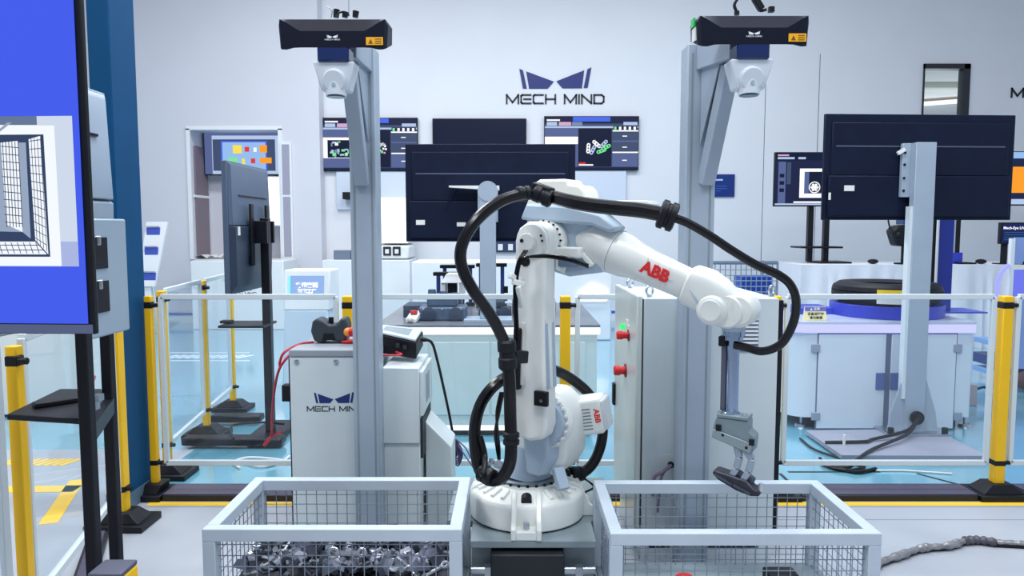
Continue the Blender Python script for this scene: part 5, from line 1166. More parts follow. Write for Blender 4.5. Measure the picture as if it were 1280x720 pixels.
MB().use(CASTD).box(x0 + .01, x0 + .06, 5.95, 6.1, bz, ZZ(398, 5.9)).build('foot', CASTD, t, bevel=.006)
t = thing('button_box', 'white box with a red button on the bench behind the teach pendant', 'switch box', P(516, 405, 5.6))
p0 = P(508, 401, 5.55); p1 = P(523, 393, 5.55); MB().use(LBL).hexa([(p0.x, 5.5, p0.z - .01), (p1.x - .01, 5.5, p0.z - .01), (p1.x + .01, 5.68, p1.z - .03), (p0.x + .02, 5.68, p1.z - .03)], [(p0.x, 5.5, p0.z + .02), (p1.x - .01, 5.5, p0.z + .02), (p1.x + .01, 5.68, p1.z + .015), (p0.x + .02, 5.68, p1.z + .015)]).build('case', LBL, t, bevel=.004)
MB().use(RED).bar(((p0.x + p1.x) / 2 - .02, 5.60, p1.z + .012), ((p0.x + p1.x) / 2 + .03, 5.60, p1.z + .012), .05, .02).build('red_button', RED, t)
MB().use(BLK).box(p0.x + .01, p1.x - .01, 5.52, 5.66, bz, p0.z - .012).build('stand', BLK, t); MB().use(LBL).ball(((p0.x + p1.x) / 2 - .01, 5.49, bz + .03), .025).build('plug', LBL, t)
# press stands with blue guide rods behind the castings
def press(px0, px1, ptop, Y, pz, label):
    x0, x1 = P(px0, 350, Y).x, P(px1, 350, Y).x; z1 = ZZ(ptop, Y)
    t = thing('guide_frame', label, 'frame', ((x0 + x1) / 2, Y, pz), 'guide frames behind the fence')
    MB().use(BLK).box(x0 - .04, x1 + .04, Y - .05, Y + .05, z1 - .03, z1).build('top_bar', BLK, t, bevel=.003)
    for x in (x0, x1): MB().use(mat('guide_blue_steel', (62, 84, 150), .3, .6)).cyl((x, Y, pz + .03), (x, Y, z1 - .03), .018, seg=12).build('guide_rod', None, t)
    for x in (x0, x1): MB().use(BLK).box(x - .04, x + .04, Y - .05, Y + .05, pz, pz + .03).build('foot', BLK, t, bevel=.003)
    return t
press(548, 578, 340, 6.3, bz, 'guide frame with blue rods left of the black hose, in front'); press(556, 588, 331, 6.75, bz, 'guide frame with blue rods half hidden by the black hose, behind the front one'); press(601, 628, 329, 6.6, bz, 'guide frame with blue rods beside the grey pole of the middle monitor')
t = thing('scanner_head', 'white hooded unit with a dark slot under the left guide frame', 'scanner', (P(565, 360, 6.1).x, 6.1, bz))
x0, x1 = P(551, 360, 6.0).x, P(579, 360, 6.0).x; z0, z1, z2 = ZZ(371, 6.0), ZZ(354, 6.0), ZZ(343, 6.0)
mb = MB().use(WHT); mb.hexa([(x0, 6.0, z1), (x1 - .01, 6.0, z1), (x1, 6.3, z1), (x0, 6.3, z1)], [(x0 + .04, 6.06, z2), (x1 - .02, 6.06, z2), (x1 - .02, 6.3, z2), (x0 + .04, 6.3, z2)]); mb.build('hood', WHT, t, bevel=.006)
MB().use(WHT).box(x0 + .0, x0 + .035, 6.02, 6.3, z0, z1).build('side_wall', WHT, t); MB().use(WHT).box(x1 - .035, x1, 6.02, 6.3, z0, z1).build('side_wall', WHT, t)
MB().use(BLK).box(x0 + .05, x1 - .06, 6.06, 6.2, z0 + .02, z1 - .005).build('slot', BLK, t, bevel=.004); MB().use(CAST).box(x0 + .02, x1 - .02, 6.05, 6.3, bz, z0).build('pedestal', CAST, t)
t = thing('gauge_stand', 'small black gauge hooked to the right blue guide rod by the middle monitor pole', 'gauge', P(626, 368, 6.45))
g_ = P(628, 362, 6.6); MB().use(BLK).bar(g_, g_ + Vector((.05, 0, 0)), .03, .06).build('clamp', BLK, t); MB().use(BLK).bar(g_ + Vector((-.0, 0, .0)), g_ + Vector((-.01, 0, -.1)), .016, .016).build('probe', BLK, t)
# middle monitor from behind
def big_monitor(name, label, px0, px1, py0, py1, Y, rot, pole, base_fn, labels=()):
    t = thing(name, label, 'monitor', P((pole[0] + pole[1]) / 2, pole[3], Y))
    a, b = P(px0, (py0 + py1) / 2, Y), P(px1, (py0 + py1) / 2, Y); a.z, b.z = ZZ(py1, Y), ZZ(py0, Y); c = (a + b) / 2
    Rm = Matrix.Translation(c) @ Matrix.Rotation(rot, 4, 'Z') @ Matrix.Translation(-c); W_, H_ = b.x - a.x, b.z - a.z
    q = lambda: MB(Rm)
    q().use(TVB).box(a.x, b.x, Y, Y + .03, a.z, b.z).build('panel', TVB, t, bevel=.005)
    q().use(TVB).box(a.x + .03, b.x - .03, Y - .022, Y, a.z + .025, a.z + H_ * .42).build('lower_back', TVB, t, bevel=.008)
    q().use(TVB).box(a.x + .05, b.x - .05, Y - .014, Y, a.z + H_ * .42, b.z - H_ * .08).build('upper_back', TVB, t, bevel=.008)
    q().use(mat('back_groove', (74, 84, 108), .5)).box(a.x + .08, b.x - .08, Y - .0155, Y - .012, b.z - H_ * .31, b.z - H_ * .297).build('groove', None, t)
    for (lx0, ly0, lx1, ly1) in labels:
        u, v = P(lx0, ly1, Y - .03), P(lx1, ly0, Y - .03); q().use(LBL).box(u.x, v.x, Y - .027, Y - .0215, u.z, v.z).build('label', LBL, t)
    Yp = Y - .12; pm = (pole[2] + pole[3]) / 2; p0, p1 = P(pole[0], pm, Yp), P(pole[1], pm, Yp); p0.z, p1.z = ZZ(pole[2], Yp), ZZ(pole[3], Yp)
    base_fn(t, Yp, p0, p1); return t
def mid_base(t, Yp, p0, p1):
    MB().use(PILL).box(p0.x, p1.x, Yp - .03, Yp + .04, bz + .02, p0.z).build('pole', PILL, t, bevel=.006)
    MB().use(PILL).box(p0.x - .12, p1.x + .12, Yp - .1, Yp + .18, bz, bz + .02).build('base_plate', PILL, t)
    a, b = P(561, 238, Yp), P(624, 232, Yp); MB().use(LBL).hexa([(a.x, Yp, b.z - .012), (b.x, Yp, a.z + .0), (b.x, Yp + .09, a.z), (a.x, Yp + .09, b.z - .012)], [(a.x, Yp, b.z), (b.x, Yp, b.z), (b.x, Yp + .09, b.z), (a.x, Yp + .09, b.z)]).build('crossbar', LBL, t)
    MB().use(PILL).cyl(((p0.x + p1.x) / 2, Yp - .035, p0.z - .03), ((p0.x + p1.x) / 2, Yp + .09, p0.z - .03), .075, seg=24).build('swivel', PILL, t)
    MB().use(PILL).box(p0.x - .015, p1.x + .015, Yp - .02, Yp + .09, p0.z - .26, p0.z - .03).build('mount', PILL, t, bevel=.004)
    for dx in (-.28, .16): MB().use(TVB).bar((p0.x + dx, Yp + .1, ZZ(262, Yp)), (p0.x + dx + .1, Yp + .1, ZZ(236, Yp)), .012, .012).build('strut', LBL, t)
big_monitor('bench_monitor', 'big black monitor back on a grey pole on the bench behind the robot', 507, 719, 180, 302, 5.72, 0, (600, 620, 234, 408), mid_base, ((520, 275, 531, 281), (571, 278, 582, 283)))
# white counter with dark sockets beyond the bench
o = slab(515, 327, 765, 396, 10.2, .8, 'draped_counter', 'long white counter against the back wall beyond the bench', 'counter', CLOTH, z0=0.0, bevel=.02)
t = thing('socket_strip', 'dark socket strip with white plugs on the wall right of the middle monitor pole', 'socket strip', P(630, 315, YB))
a, b = P(618, 315, YB - .02), P(646, 302, YB - .02); MB().use(mat('socket_navy', (40, 60, 100), .4)).box(a.x, b.x, YB - .05, YB - .002, a.z, b.z).build('strip', None, t)
for k in range(2): x = a.x + .06 + .17 * k; MB().use(LBL).box(x, x + .08, YB - .07, YB - .05, a.z + .03, b.z - .04).build('plug', LBL, t)
t = thing('glare_cloud', 'overexposed white glare built as a glowing cloud shape low on the counter right of the robot arm', 'lamp', P(742, 376, 10.15))  # glowing shape added for an overexposed white blob, not a real lamp
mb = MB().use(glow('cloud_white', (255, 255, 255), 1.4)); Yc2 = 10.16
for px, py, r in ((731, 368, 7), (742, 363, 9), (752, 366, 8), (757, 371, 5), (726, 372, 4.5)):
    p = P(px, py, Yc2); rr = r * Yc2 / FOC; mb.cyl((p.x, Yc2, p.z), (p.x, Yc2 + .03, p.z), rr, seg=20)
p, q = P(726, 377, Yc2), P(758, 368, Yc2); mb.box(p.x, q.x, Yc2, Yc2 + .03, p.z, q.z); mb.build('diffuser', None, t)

# ------------------------------------------------------------------ right monitor on its steel stand
def right_base(t, Yp, p0, p1):
    MB().use(PILL).box(p0.x, p1.x, Yp - .02, Yp + .05, .05, p0.z).build('pole', PILL, t, bevel=.004)
    MB().use(RAIL).box(p0.x - .022, p0.x, Yp - .01, Yp + .05, .30, ZZ(258, Yp)).build('edge_strip', RAIL, t)
    MB().use(PILL).box(p0.x - .06, p1.x + .035, Yp + .05, Yp + .085, ZZ(246, Yp), p0.z).build('mount', PILL, t, bevel=.003)
    for z in (ZZ(190, Yp), ZZ(205, Yp), ZZ(222, Yp), ZZ(238, Yp)):
        for x in (p0.x - .045, p1.x + .02): MB().use(BLK).cyl((x, Yp + .05, z), (x, Yp + .042, z), .009, seg=8).build('bolt', BLK, t)
    for s, x in ((-1, p0.x), (1, p1.x)):
        mb = MB().use(PILL); mb.prism([(x, Yp - .0, .06), (x + s * .11, Yp - .0, .06), (x + s * .09, Yp - .0, .2), (x, Yp - .0, .48)], (0, .02, 0)); mb.build('gusset', PILL, t)
    MB().use(STEEL).box(p0.x - .15, p1.x + .17, Yp - .1, Yp + .14, .045, .06).build('flange', PILL, t, bevel=.002)
    for x in (p0.x - .12, p1.x + .13): MB().use(BLK).cyl((x, Yp - .06, .06), (x, Yp - .06, .10), .022, seg=6).build('anchor_bolt', BLK, t)
    f0, f1, g0, g1 = FL(1052, 577), FL(1236, 578), FL(1030, 545), FL(1225, 543)
    mb = MB().use(mat('base_plate_lilac_grey', (150, 152, 166), .45, var=.06)); mb.hexa([(f0.x, f0.y, .012), (f1.x, f1.y, .012), (f1.x, g1.y, .012), (f0.x, g0.y, .012)], [(f0.x, f0.y, .045), (f1.x, f1.y, .045), (f1.x, g1.y, .045), (f0.x, g0.y, .045)]); mb.build('base_plate', None, t, bevel=.003)
    for x in (f0.x + .1, f1.x - .1):
        for y in (f0.y + .1, g0.y - .1): MB().use(BLK).cyl((x, y, 0), (x, y, .012), .04, seg=12).build('foot', BLK, t)
    z = .17; x = (p0.x + p1.x) / 2; MB().use(BLK).cyl((x, Yp - .06, z), (x, Yp - .04, z), .05, seg=18).build('grommet', BLK, t)
    MB().use(BLK).tube([(x, Yp - .06, z), (x - .12, Yp - .14, .10), (x - .4, Yp - .22, .06), FL(1080, 552, .06), FL(1032, 553, .055)], .012, 7).build('cable', BLK, t)
    MB().use(BLK).tube([(x, Yp - .06, z - .01), (x - .15, Yp - .2, .09), FL(1090, 562, .06), FL(1070, 576, .055), FL(1060, 584, .012), FL(1035, 580, .012)], .012, 7).build('cable', BLK, t)
    p = FL(1055, 556, .045); MB().use(LBL).cyl(p, p + Vector((0, 0, .07)), .01, seg=8).build('pin', LBL, t)
    p = P(1122, 192, Yp + .05); MB().use(LBL).bar(p, p + Vector((.05, 0, .03)), .02, .025).build('tag', LBL, t)
big_monitor('floor_monitor', 'biggest black monitor back, on a grey steel floor stand in front of the tyre display', 1027, 1271, 143, 275, 5.5, math.radians(3), (1136, 1161, 178, 552), right_base, ((1053, 232, 1066, 239), (1033, 241, 1036, 250)))
# demo cabinet with the tyre
t = thing('demo_cabinet', 'rounded white two-door cabinet with a glowing violet edge carrying the tyre', 'cabinet', P(1105, 545, 5.9))
Yd = 5.62; dx0, dx1 = P(984, 450, Yd).x, P(1216, 450, Yd).x; dz = ZZ(402, Yd); rr = .16
def rounded(x0, x1, y0, y1, r, n=7):
    pts = []
    for cx, cy, a0 in ((x0 + r, y0 + r, PI), (x1 - .02, y0 + .02, 1.5 * PI), (x1 - .02, y1 - .02, 0), (x0 + r, y1 - r, .5 * PI)):
        rad = r if cx < (x0 + x1) / 2 else .02
        for k in range(n + 1): a = a0 + PI / 2 * k / n; pts.append((cx + rad * math.cos(a), cy + rad * math.sin(a)))
    return pts
DW = mat('demo_white', (214, 222, 232), .4, var=.02)
q = rounded(dx0 + .02, dx1, Yd, Yd + .9, rr); MB().use(DW).hexa([(a, b, .10) for a, b in q], [(a, b, dz - .085) for a, b in q]).build('body', DW, t)
q = rounded(dx0, dx1 + .01, Yd - .02, Yd + .92, rr); MB().use(mat('demo_top', (200, 206, 224), .3)).hexa([(a, b, dz - .02) for a, b in q], [(a, b, dz) for a, b in q]).build('cabinet_top', None, t)
VIO = glow('led_strip_violet', (190, 190, 255), 1.35); MB().use(VIO).hexa([(a, b, dz - .084) for a, b in q], [(a, b, dz - .021) for a, b in q]).build('led_strip', VIO, t)
MB().use(CABD).box(dx0 + .2, dx1 - .05, Yd + .1, Yd + .8, 0.0, .10).build('plinth', CABD, t)
gu, gv = P(1018, 536, Yd), P(1197, 417, Yd); MB().use(mat('door_gap_grey', (112, 122, 144), .5)).box(gu.x, gv.x, Yd - .003, Yd, gu.z - .004, gv.z + .004).build('door_gap', None, t)
HNG = mat('hinge_grey', (150, 158, 176), .4)
for a, b, hs_ in ((1019, 1108, 1019), (1109, 1196, 1196)):
    u, v = P(a, 535, Yd), P(b, 418, Yd); d_ = MB().use(DW).box(u.x + .004, v.x - .004, Yd - .012, Yd, u.z, v.z).build('door', DW, t, bevel=.003)
    for py in (435, 520): p = P(hs_, py, Yd); MB().use(HNG).box(p.x - .032, p.x + .032, Yd - .02, Yd - .0, p.z - .03, p.z + .03).build('hinge', HNG, d_, bevel=.003)
    p = P(1099 if a == 1019 else 1117, 476, Yd); MB().use(mat('handle_blue_grey', (92, 108, 160), .4)).box(p.x - .034, p.x + .034, Yd - .022, Yd - .01, p.z - .065, p.z + .065).build('handle', None, d_, bevel=.003)
for px in (1001, 1060, 1150, 1205):
    p = P(px, 545, Yd + .12); MB().use(STEEL).rings([((p.x, Yd + .12, 0), .05), ((p.x, Yd + .12, .02), .045), ((p.x, Yd + .12, .025), .012), ((p.x, Yd + .12, .10), .012)], 14).build('levelling_foot', STEEL, t)
TY = mat('tyre_rubber', (20, 22, 30), .5, var=.06, spec=.25); BLB = mat('blue_board', (46, 62, 190), .3)
tc_ = P(1108, 376, 6.05)
BR = MB().use(BLB).cyl((tc_.x + .02, 6.1, dz + .001), (tc_.x + .02, 6.1, dz + .10), .43, seg=40).build('tyre_plinth', BLB, None, bevel=.004); tag(BR, 'round deep blue plinth under the lying tyre', 'plinth')
b0, b1 = P(984, 390, 6.2).x, P(1038, 390, 6.2).x
o = MB().use(BLB).box(b0 + .05, b1, 6.1, 6.45, dz + .001, dz + .05).build('blue_board', BLB, None, bevel=.003); tag(o, 'flat deep blue board behind the yellow caution sign', 'board')
t = thing('tyre', 'black car tyre lying flat on the round blue plinth', 'tyre', (tc_.x + .02, 6.1, dz + .102)); cx, cy, z0 = tc_.x + .02, 6.1, dz + .102
TH_ = ZZ(352, 6.1) - z0
mb = MB().use(TY); prof = [(.21, .02), (.27, 0), (.36, .0), (.405, .03), (.415, TH_ * .35), (.40, TH_ * .36), (.415, TH_ * .38), (.415, TH_ * .6), (.40, TH_ * .61), (.415, TH_ * .63), (.405, TH_ - .03), (.36, TH_), (.27, TH_), (.21, TH_ - .02)]
L = [[mb.v((cx + r * math.cos(2 * PI * k / 48), cy + r * math.sin(2 * PI * k / 48), z0 + z)) for k in range(48)] for r, z in prof]
for a, b in zip(L, L[1:] + [L[0]]):
    for k in range(48): mb.f([a[k], a[(k + 1) % 48], b[(k + 1) % 48], b[k]])
mb.build('carcass', TY, t)
YG = mat('tyre_yellow_label', (250, 214, 60), .5)
mb = MB().use(YG); 
for k in range(8):
    a0 = -PI / 2 - .62 + .68 * k / 8; a1 = a0 + .68 / 8; r = .418
    q = [(cx + r * math.cos(a0), cy + r * math.sin(a0)), (cx + r * math.cos(a1), cy + r * math.sin(a1))]
    mb.hexa([(q[0][0], q[0][1], z0 + .07), (q[1][0], q[1][1], z0 + .07), (q[1][0], q[1][1] - .003, z0 + .07), (q[0][0], q[0][1] - .003, z0 + .07)], [(q[0][0], q[0][1], z0 + .13), (q[1][0], q[1][1], z0 + .13), (q[1][0], q[1][1] - .003, z0 + .13), (q[0][0], q[0][1] - .003, z0 + .13)])
mb.use(LBL)
for k in range(8):
    a0 = -PI / 2 - .62 + .68 * k / 8; a1 = a0 + .68 / 8; r = .418
    q = [(cx + r * math.cos(a0), cy + r * math.sin(a0)), (cx + r * math.cos(a1), cy + r * math.sin(a1))]
    mb.hexa([(q[0][0], q[0][1], z0 + .02), (q[1][0], q[1][1], z0 + .02), (q[1][0], q[1][1] - .003, z0 + .02), (q[0][0], q[0][1] - .003, z0 + .02)], [(q[0][0], q[0][1], z0 + .068), (q[1][0], q[1][1], z0 + .068), (q[1][0], q[1][1] - .003, z0 + .068), (q[0][0], q[0][1] - .003, z0 + .068)])
mb.build('label', None, t, smooth=False, label='yellow and white paper label')
# caution sign
t = thing('caution_sign', 'small cream and violet caution sign on the left end of the demo cabinet', 'sign', P(1020, 401, 5.68))
Yg = 5.68; p0, p1 = P(1007, 401, Yg), P(1034, 384, Yg); z0_ = dz + .001; H_ = p1.z - p0.z
mb = MB().use(mat('sign_cream', (244, 234, 176), .5)); mb.hexa([(p0.x, Yg, z0_), (p1.x, Yg, z0_), (p1.x, Yg + .06, z0_), (p0.x, Yg + .06, z0_)], [(p0.x, Yg + .025, z0_ + H_), (p1.x, Yg + .025, z0_ + H_), (p1.x, Yg + .035, z0_ + H_), (p0.x, Yg + .035, z0_ + H_)]); mb.build('board', None, t)
upv = Vector((0, .025, H_)).normalized(); SM = face((p0.x, Yg, z0_), (1, 0, 0), upv)
mb = MB(SM).use(mat('sign_violet', (110, 104, 190), .5)); W_ = p1.x - p0.x; mb.box(0.0, W_, H_ * .68, H_, 0, .001); mb.build('header', None, t, smooth=False)
mb = MB(SM).use(LBL); mb.prism([(W_ * .24, H_ * .74, .001), (W_ * .36, H_ * .74, .001), (W_ * .30, H_ * .94, .001)], (0, 0, .0008)); mb.text('注意', Matrix.Translation((W_ * .56, H_ * .84, .0014)), H_ * .24, .0004, .0006)
mb.use(INK); mb.text('设备运行中', Matrix.Translation((W_ * .5, H_ * .47, .001)), H_ * .24, .0004, .0006); mb.text('请勿触摸', Matrix.Translation((W_ * .5, H_ * .19, .001)), H_ * .24, .0004, .0006); mb.build('lettering', None, t, smooth=False)
# deep blue column with a white tube beside it
t = thing('sensor_column', 'deep blue upright column with a thin white tube, standing behind the tyre', 'column', P(1180, 400, 6.2), kind='thing')
Yv = 6.25; u, v = P(1169, 380, Yv), P(1195, 250, Yv); MB().use(mat('column_deep_blue', (34, 52, 150), .4)).box(u.x, v.x, Yv, Yv + .16, dz + .012, ZZ(215, Yv)).build('shaft', None, t, bevel=.006)
MB().use(BLB).box(u.x - .06, v.x + .25, Yv - .1, Yv + .25, dz + .001, dz + .012).build('foot_plate', BLB, t)
p, q = P(1167, 396, Yv - .03), P(1173, 276, Yv - .03); MB().use(WHT).cyl((q.x, Yv - .03, p.z), (q.x, Yv - .03, q.z + .3), .011, seg=10).build('tube', WHT, t)
MB().use(BLK).box(u.x - .03, u.x, Yv + .02, Yv + .14, dz + .012, ZZ(230, Yv)).build('side_rail', BLK, t)
# draped table against the back, right
YT = 9.6; tz = ZZ(331, YT); tx0, tx1 = P(1000, 400, YT).x, P(1330, 400, YT).x
t = thing('draped_table', 'long table under a white floor-length cloth against the right back wall', 'table', ((tx0 + tx1) / 2, YT + .5, 0))
mb = MB().use(CLOTH); N = 60; rows = []
for (zf, amp) in ((0, .05), (.5, .03), (.93, .008), (1, 0)):
    rows.append([mb.v((tx0 + (tx1 - tx0) * i / N - (.05 * (1 - zf) if i == 0 else 0), YT + amp * math.sin(i * 1.15) * (1 if i % 7 else -1.2) - .05 * (1 - zf), tz * zf)) for i in range(N + 1)])
rows.append([mb.v((tx0 + (tx1 - tx0) * i / N, YT + 1.0, tz)) for i in range(N + 1)])
rows.append([mb.v((tx0 + (tx1 - tx0) * i / N, YT + 1.0, 0)) for i in range(N + 1)])
for a, b in zip(rows, rows[1:]):
    for i in range(N): mb.f([a[i], a[i + 1], b[i + 1], b[i]])
for e in (0, N): mb.f([r[e] for r in rows])
mb.build('cloth', CLOTH, t)
for x in (tx0 + .1, tx1 - .1):
    for y in (YT + .12, YT + .9): MB().use(STEEL).cyl((x, y, 0), (x, y, tz - .03), .02, seg=8).build('leg', STEEL, t)
# lit screen on its stand on the table
scr = [(0, 0, 1, 1, G['night']), (0, 0, 1, .14, G['dark']), (.02, .03, .14, .06, G['pink']), (.02, .08, .2, .12, G['pale']), (.24, .08, .32, .12, G['pale']), (.03, .17, .11, .97, G['slate']), (.045, .4, .095, .47, G['dark']), (.045, .54, .095, .61, G['dark']), (.045, .68, .095, .75, G['dark']),
       (.12, .18, .165, .6, G['grey']), (.26, .3, .9, .86, G['white']), (.31, .36, .82, .78, G['slate']), (.36, .36, .82, .76, G['dark']), (.2, .93, .52, .96, G['white']), (0, .97, 1, 1, G['pale'])]
def disc_parts(mb, x, z, W, H, Y):
    def D(u, v, r, m, k):
        mb.use(G[m]); cx_, cz_ = x + u * W, z - v * H; mb.f([mb.v((cx_ + r * W * math.cos(2 * PI * i / 24), Y - .0006 * k, cz_ + r * W * math.sin(2 * PI * i / 24))) for i in range(24)])
    D(.42, .66, .062, 'white', 0); D(.42, .66, .052, 'night', 1)
    for i in range(6):
        a = 2 * PI * i / 6; D(.42 + .03 * math.cos(a), .66 + .053 * math.sin(a), .014, 'white', 2)
    D(.42, .66, .016, 'white', 3); D(.6, .6, .07, 'pale', 1)
t = wall_tv(967, 190, 1088, 258, 10.0, 'lit screen on two black poles showing a wheel, left of the biggest monitor back', None, scr, name='standing_screen', depth=.05, extra=disc_parts)
for px in (1013, 1033): x = P(px, 290, 10.06).x; MB().use(BLKM).box(x - .035, x + .035, 10.05, 10.12, tz + .02, ZZ(250, 10)).build('pole', BLKM, t)
u, v = P(1000, 309, 9.95), P(1052, 308, 9.95); MB().use(BLKM).box(u.x, v.x, 9.9, 10.3, u.z - .015, u.z + .01).build('shelf', BLKM, t, bevel=.003)
u, v = P(1000, 331, 9.95), P(1072, 331, 9.95); MB().use(BLKM).box(u.x + .25, v.x - .1, 9.9, 10.35, tz + .001, tz + .025).build('base_plate', BLKM, t, bevel=.003)
o = MB().use(BLK).ball((P(1091, 330, 9.8).x, 9.8, tz + .045), .06, sc=(1.1, 1.2, .55)).build('computer_mouse', BLK, None); tag(o, 'black mouse on the white table, just right of the two-pole screen stand', 'mouse'); o.location.z = tz + .002
o = MB().use(BLK).ball((P(1226, 330, 9.8).x, 9.8, tz + .045), .06, sc=(1.1, 1.2, .55)).build('computer_mouse', BLK, None); tag(o, 'black mouse on the white table right of the deep blue column', 'mouse'); o.location.z = tz + .002
o = MB().use(BLK).box(P(1195, 331, 9.8).x, P(1216, 331, 9.8).x, 9.72, 9.95, tz + .001, tz + .025).build('keyboard', BLK, None, bevel=.004); tag(o, 'black keyboard on the white table right of the deep blue column', 'keyboard')
t = thing('projector_camera', 'black round-nosed camera on a stand with a looping cable, left of the grey monitor pole', 'camera', P(1132, 330, 9.7))
p = P(1129, 296, 9.7); MB().use(BLK).hexa([(p.x - .17, 9.65, p.z + .08), (p.x - .1, 9.65, p.z - .12), (p.x + .12, 9.65, p.z - .13), (p.x + .12, 9.65, p.z + .16), (p.x - .1, 9.65, p.z + .15)], [(p.x - .17, 9.85, p.z + .08), (p.x - .1, 9.85, p.z - .12), (p.x + .12, 9.85, p.z - .13), (p.x + .12, 9.85, p.z + .16), (p.x - .1, 9.85, p.z + .15)]).build('body', BLK, t, bevel=.03)
MB().use(mat('camera_blue_cap', (44, 70, 120), .4)).box(p.x - .03, p.x + .12, 9.66, 9.84, p.z + .16, p.z + .24).build('cap', None, t)
MB().use(BLK).cyl((p.x + .06, 9.75, tz + .01), (p.x + .06, 9.75, p.z - .1), .05, seg=12).build('stand', BLK, t); MB().use(BLK).cyl((p.x + .06, 9.75, tz + .001), (p.x + .06, 9.75, tz + .02), .13, seg=20).build('foot', BLK, t)
MB().use(BLK).tube([(p.x - .15, 9.75, p.z + .1), (p.x - .17, 9.75, p.z + .25), (p.x - .02, 9.75, p.z + .36), (p.x + .1, 9.75, p.z + .38)], .01, 6).build('cable', BLK, t)
MB().use(BLK).ball((p.x - .09, 9.64, p.z + .03), .04).build('lens', BLK, t)
t = thing('aluminium_stand', 'slim dark frame with a blue block, standing right of the deep blue column', 'stand', P(1197, 331, 9.9))
u, v = P(1193, 300, 9.9).x, P(1199, 300, 9.9).x; MB().use(BLK).box(u, v, 9.88, 9.94, tz + .001, ZZ(255, 9.9)).build('upright', BLK, t); MB().use(STEEL).box(u - .03, u, 9.88, 9.94, tz + .001, ZZ(255, 9.9)).build('rod', STEEL, t)
MB().use(BLB).box(u - .14, v + .02, 9.84, 9.98, tz + .001, tz + .15).build('block', BLB, t)
# right edge: orange screen, dark poster monitor, clear frame with lit panel
scr2 = [(0, 0, 1, 1, G['night']), (0, .0, 1, .12, G['sky']), (0, .28, .6, .78, G['orange']), (.6, .28, 1, .8, G['teal']), (0, .9, 1, 1, G['pale'])]
wall_tv(1262, 189, 1384, 257, 10.3, 'lit screen with an orange field cut by the right edge', None, scr2, name='standing_screen', depth=.05)
x = P(1320, 300, 10.36).x
MB().use(BLKM).box(x - .04, x + .04, 10.36, 10.42, tz + .02, ZZ(240, 10.3)).build('pole', BLKM, [o_ for o_ in COL.objects if o_.name.startswith('standing_screen')][-1])
t = thing('poster_monitor', 'small dark blue monitor with a white title line near the right edge', 'monitor', P(1270, 331, 9.75))
u, v = P(1250, 305, 9.7), P(1312, 278, 9.7); MB().use(BLK).box(u.x, v.x, 9.7, 9.76, u.z, v.z).build('housing', BLK, t, bevel=.005)
mb = MB().use(glow('poster_navy', (22, 34, 92), 1)); mb.f([mb.v(q_) for q_ in ((u.x + .02, 9.697, u.z + .02), (v.x - .02, 9.697, u.z + .02), (v.x - .02, 9.697, v.z - .02), (u.x + .02, 9.697, v.z - .02))])
mb.use(G['white']).text('Mech-Eye LNX', face((P(1254, 285, 9.7).x, 9.695, ZZ(285, 9.7)), (1, 0, 0)), .05, .0004, .001, align='LEFT')
for k in range(4): mb.use(G['teal']); z = ZZ(291 + 3 * k, 9.7); mb.f([mb.v(q_) for q_ in ((u.x + .05, 9.696, z), (v.x - .1 - .05 * k, 9.696, z), (v.x - .1 - .05 * k, 9.696, z + .01), (u.x + .05, 9.696, z + .01))])
mb.build('display', None, t, smooth=False); xx_ = P(1258, 315, 9.73).x
MB().use(BLK).cyl((xx_, 9.78, tz + .01), (xx_, 9.78, ZZ(295, 9.7)), .04, seg=12).build('pole', BLK, t); MB().use(BLK).box(xx_ - .1, xx_ + .25, 9.7, 9.86, tz + .001, tz + .015).build('foot', BLK, t)
t = thing('acrylic_display', 'clear-framed display with a lit blue panel at the right edge behind the fence post', 'display', P(1275, 400, 6.8))
Ya = 6.8; u, v = P(1262, 400, Ya), P(1330, 300, Ya); MB().use(WHT).box(u.x - .02, u.x + .015, Ya, Ya + .04, .0, ZZ(298, Ya)).build('upright', WHT, t); MB().use(WHT).box(v.x - .015, v.x + .02, Ya, Ya + .04, .0, ZZ(298, Ya)).build('upright', WHT, t)
MB().use(mat('panel_slate_blue', (136, 160, 214), .4)).box(u.x + .015, v.x - .015, Ya + .01, Ya + .03, ZZ(330, Ya), ZZ(297, Ya)).build('top_panel', None, t)
MB().use(glow('lit_blue_panel', (110, 120, 236), 1)).box(u.x + .015, v.x - .015, Ya + .01, Ya + .03, ZZ(372, Ya), ZZ(337, Ya)).build('lit_panel', None, t)
MB().use(LBL).box(u.x + .015, v.x - .015, Ya, Ya + .035, ZZ(337, Ya), ZZ(331, Ya)).build('shelf', LBL, t); MB().use(BLK).box(u.x + .1, u.x + .25, Ya, Ya + .035, ZZ(331, Ya), ZZ(327, Ya)).build('device', BLK, t)
mb = MB().use(glow('acrylic_arc_glow', (170, 176, 255), 1)); mb.tube([P(1247, 372, Ya), P(1247, 355, Ya), P(1251, 342, Ya), P(1261, 331, Ya)], .02, 8); mb.build('acrylic_arc', None, t)  # acrylic arc, its brightness put in as emission
MB().use(mat('panel_slate_blue', (136, 160, 214), .4)).box(u.x + .015, v.x - .015, Ya + .01, Ya + .03, .25, ZZ(374, Ya)).build('lower_panel', None, t)
t = thing('carton', 'brown carton standing beside the demo cabinet behind the right glass fence', 'box', P(1228, 548, 6.0))
u, v = P(1217, 545, 6.0), P(1246, 484, 6.0); MB().use(mat('carton_brown', (176, 168, 170), .7, var=.06)).box(u.x + .1, v.x + .1, 6.4, 6.8, 0.0, ZZ(484, 6.3)).build('box', None, t, bevel=.006); MB().use(LBL).box(u.x + .16, u.x + .2, 6.399, 6.6, .05, .3).build('tape', LBL, t)
MB().use(BLK).tube([P(1222, 486, 6.45), P(1230, 484, 6.5), P(1238, 488, 6.45), P(1234, 483, 6.5)], .012, 6).build('cable', BLK, t)
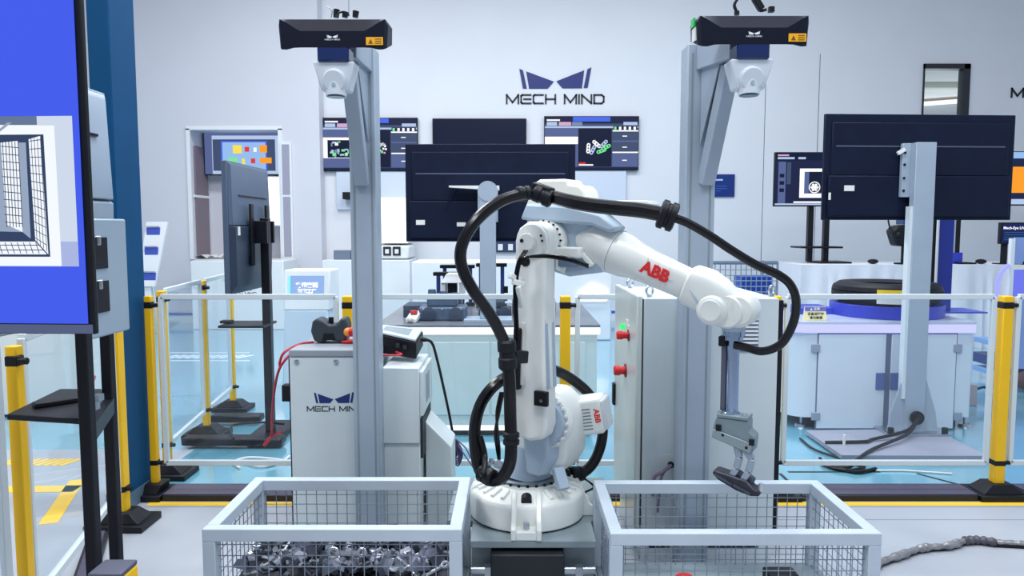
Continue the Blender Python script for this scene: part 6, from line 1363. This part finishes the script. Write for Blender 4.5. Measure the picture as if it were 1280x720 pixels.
t = thing('blue_bench', 'low blue bench with dark shelves beyond the glass at the right edge', 'bench', P(1290, 520, 7.3))
u, v = P(1245, 520, 7.1), P(1420, 430, 7.1)
for py, m, th in ((432, mat('shelf_pale_blue', (130, 170, 220), .4), .05), (452, mat('shelf_navy', (44, 62, 120), .4), .10), (470, mat('shelf_pale_blue', (130, 170, 220), .4), .05), (505, mat('shelf_pale_blue', (130, 170, 220), .4), .05)):
    z = ZZ(py, 7.1); MB().use(m).box(u.x + .12, v.x, 7.1, 7.7, z - th, z).build('shelf', m, t, bevel=.004)
for x in (u.x + .12, v.x - .1): MB().use(mat('bench_blue_frame', (60, 110, 190), .4)).box(x, x + .06, 7.15, 7.15, .0, ZZ(434, 7.1)).build('side_panel', None, t)
MB().use(mat('brown_bag', (92, 62, 60), .7)).ball((u.x + .25, 6.98, .12), .13, sc=(1.4, .8, .75)).build('bag', None, None) and None
o = COL.objects[-1]; o.name = 'brown_bag'; tag(o, 'dark brown bag under the blue bench at the right edge', 'bag'); o.location.z = 0.01

# ------------------------------------------------------------------ hose on the floor at the right
pts = [(1085, 712), (1102, 702), (1125, 694), (1145, 687), (1160, 684), (1185, 682), (1205, 676), (1222, 675), (1245, 678), (1300, 681), (1340, 684)]
GRH = mat('silver_hose_wrap', (150, 150, 152), .35, .5, var=.25, scale=30, bump=.6); DKH = mat('dark_hose_wrap', (78, 76, 84), .45, var=.3, scale=30, bump=.6)
t = thing('floor_hose', 'crinkled silver and black wrapped hose lying on the floor right of the crates', 'hose', FL(1200, 684))
rnd = random.Random(4)
MB().use(GRH).tube([FL(*p, .022) for p in pts[:7]], lambda u: .017 + .0022 * math.sin(u * 70) + .003 * math.sin(u * 23), 10, 14).build('silver_wrap', GRH, t)
MB().use(DKH).tube([FL(*p, .022) for p in pts[6:9]], lambda u: .02 + .003 * math.sin(u * 30), 10, 14).build('dark_wrap', DKH, t)
MB().use(GRH).tube([FL(*p, .019) for p in pts[8:]], lambda u: .015 + .0015 * math.sin(u * 50), 10, 14).build('silver_wrap', GRH, t)
MB().use(BLK).tube([FL(p[0], p[1] + 3, .01) for p in pts], .011, 7).build('cable', BLK, t)  # black tube added under the hose to darken its lower edge
for i, (pts, lb, r) in enumerate((([(1025, 573), (1032, 582), (1060, 588), (1080, 584), (1060, 578), (1040, 582), (1070, 590), (1095, 586)], 'black cable coil on the cyan floor in front of the grey base plate', .012), ([(1095, 588), (1130, 588), (1160, 590), (1190, 592)], 'thin pale cable on the cyan floor in front of the grey base plate', .006), ([(1000, 548), (1015, 560), (1035, 568), (1050, 572)], 'thin dark cable on the cyan floor left of the grey base plate', .008))):
    m = LBL if i == 1 else BLK; o = MB().use(m).tube([FL(*p, r + .002) for p in pts], r, 6).build('floor_cable', m, None); tag(o, lb, 'cable')
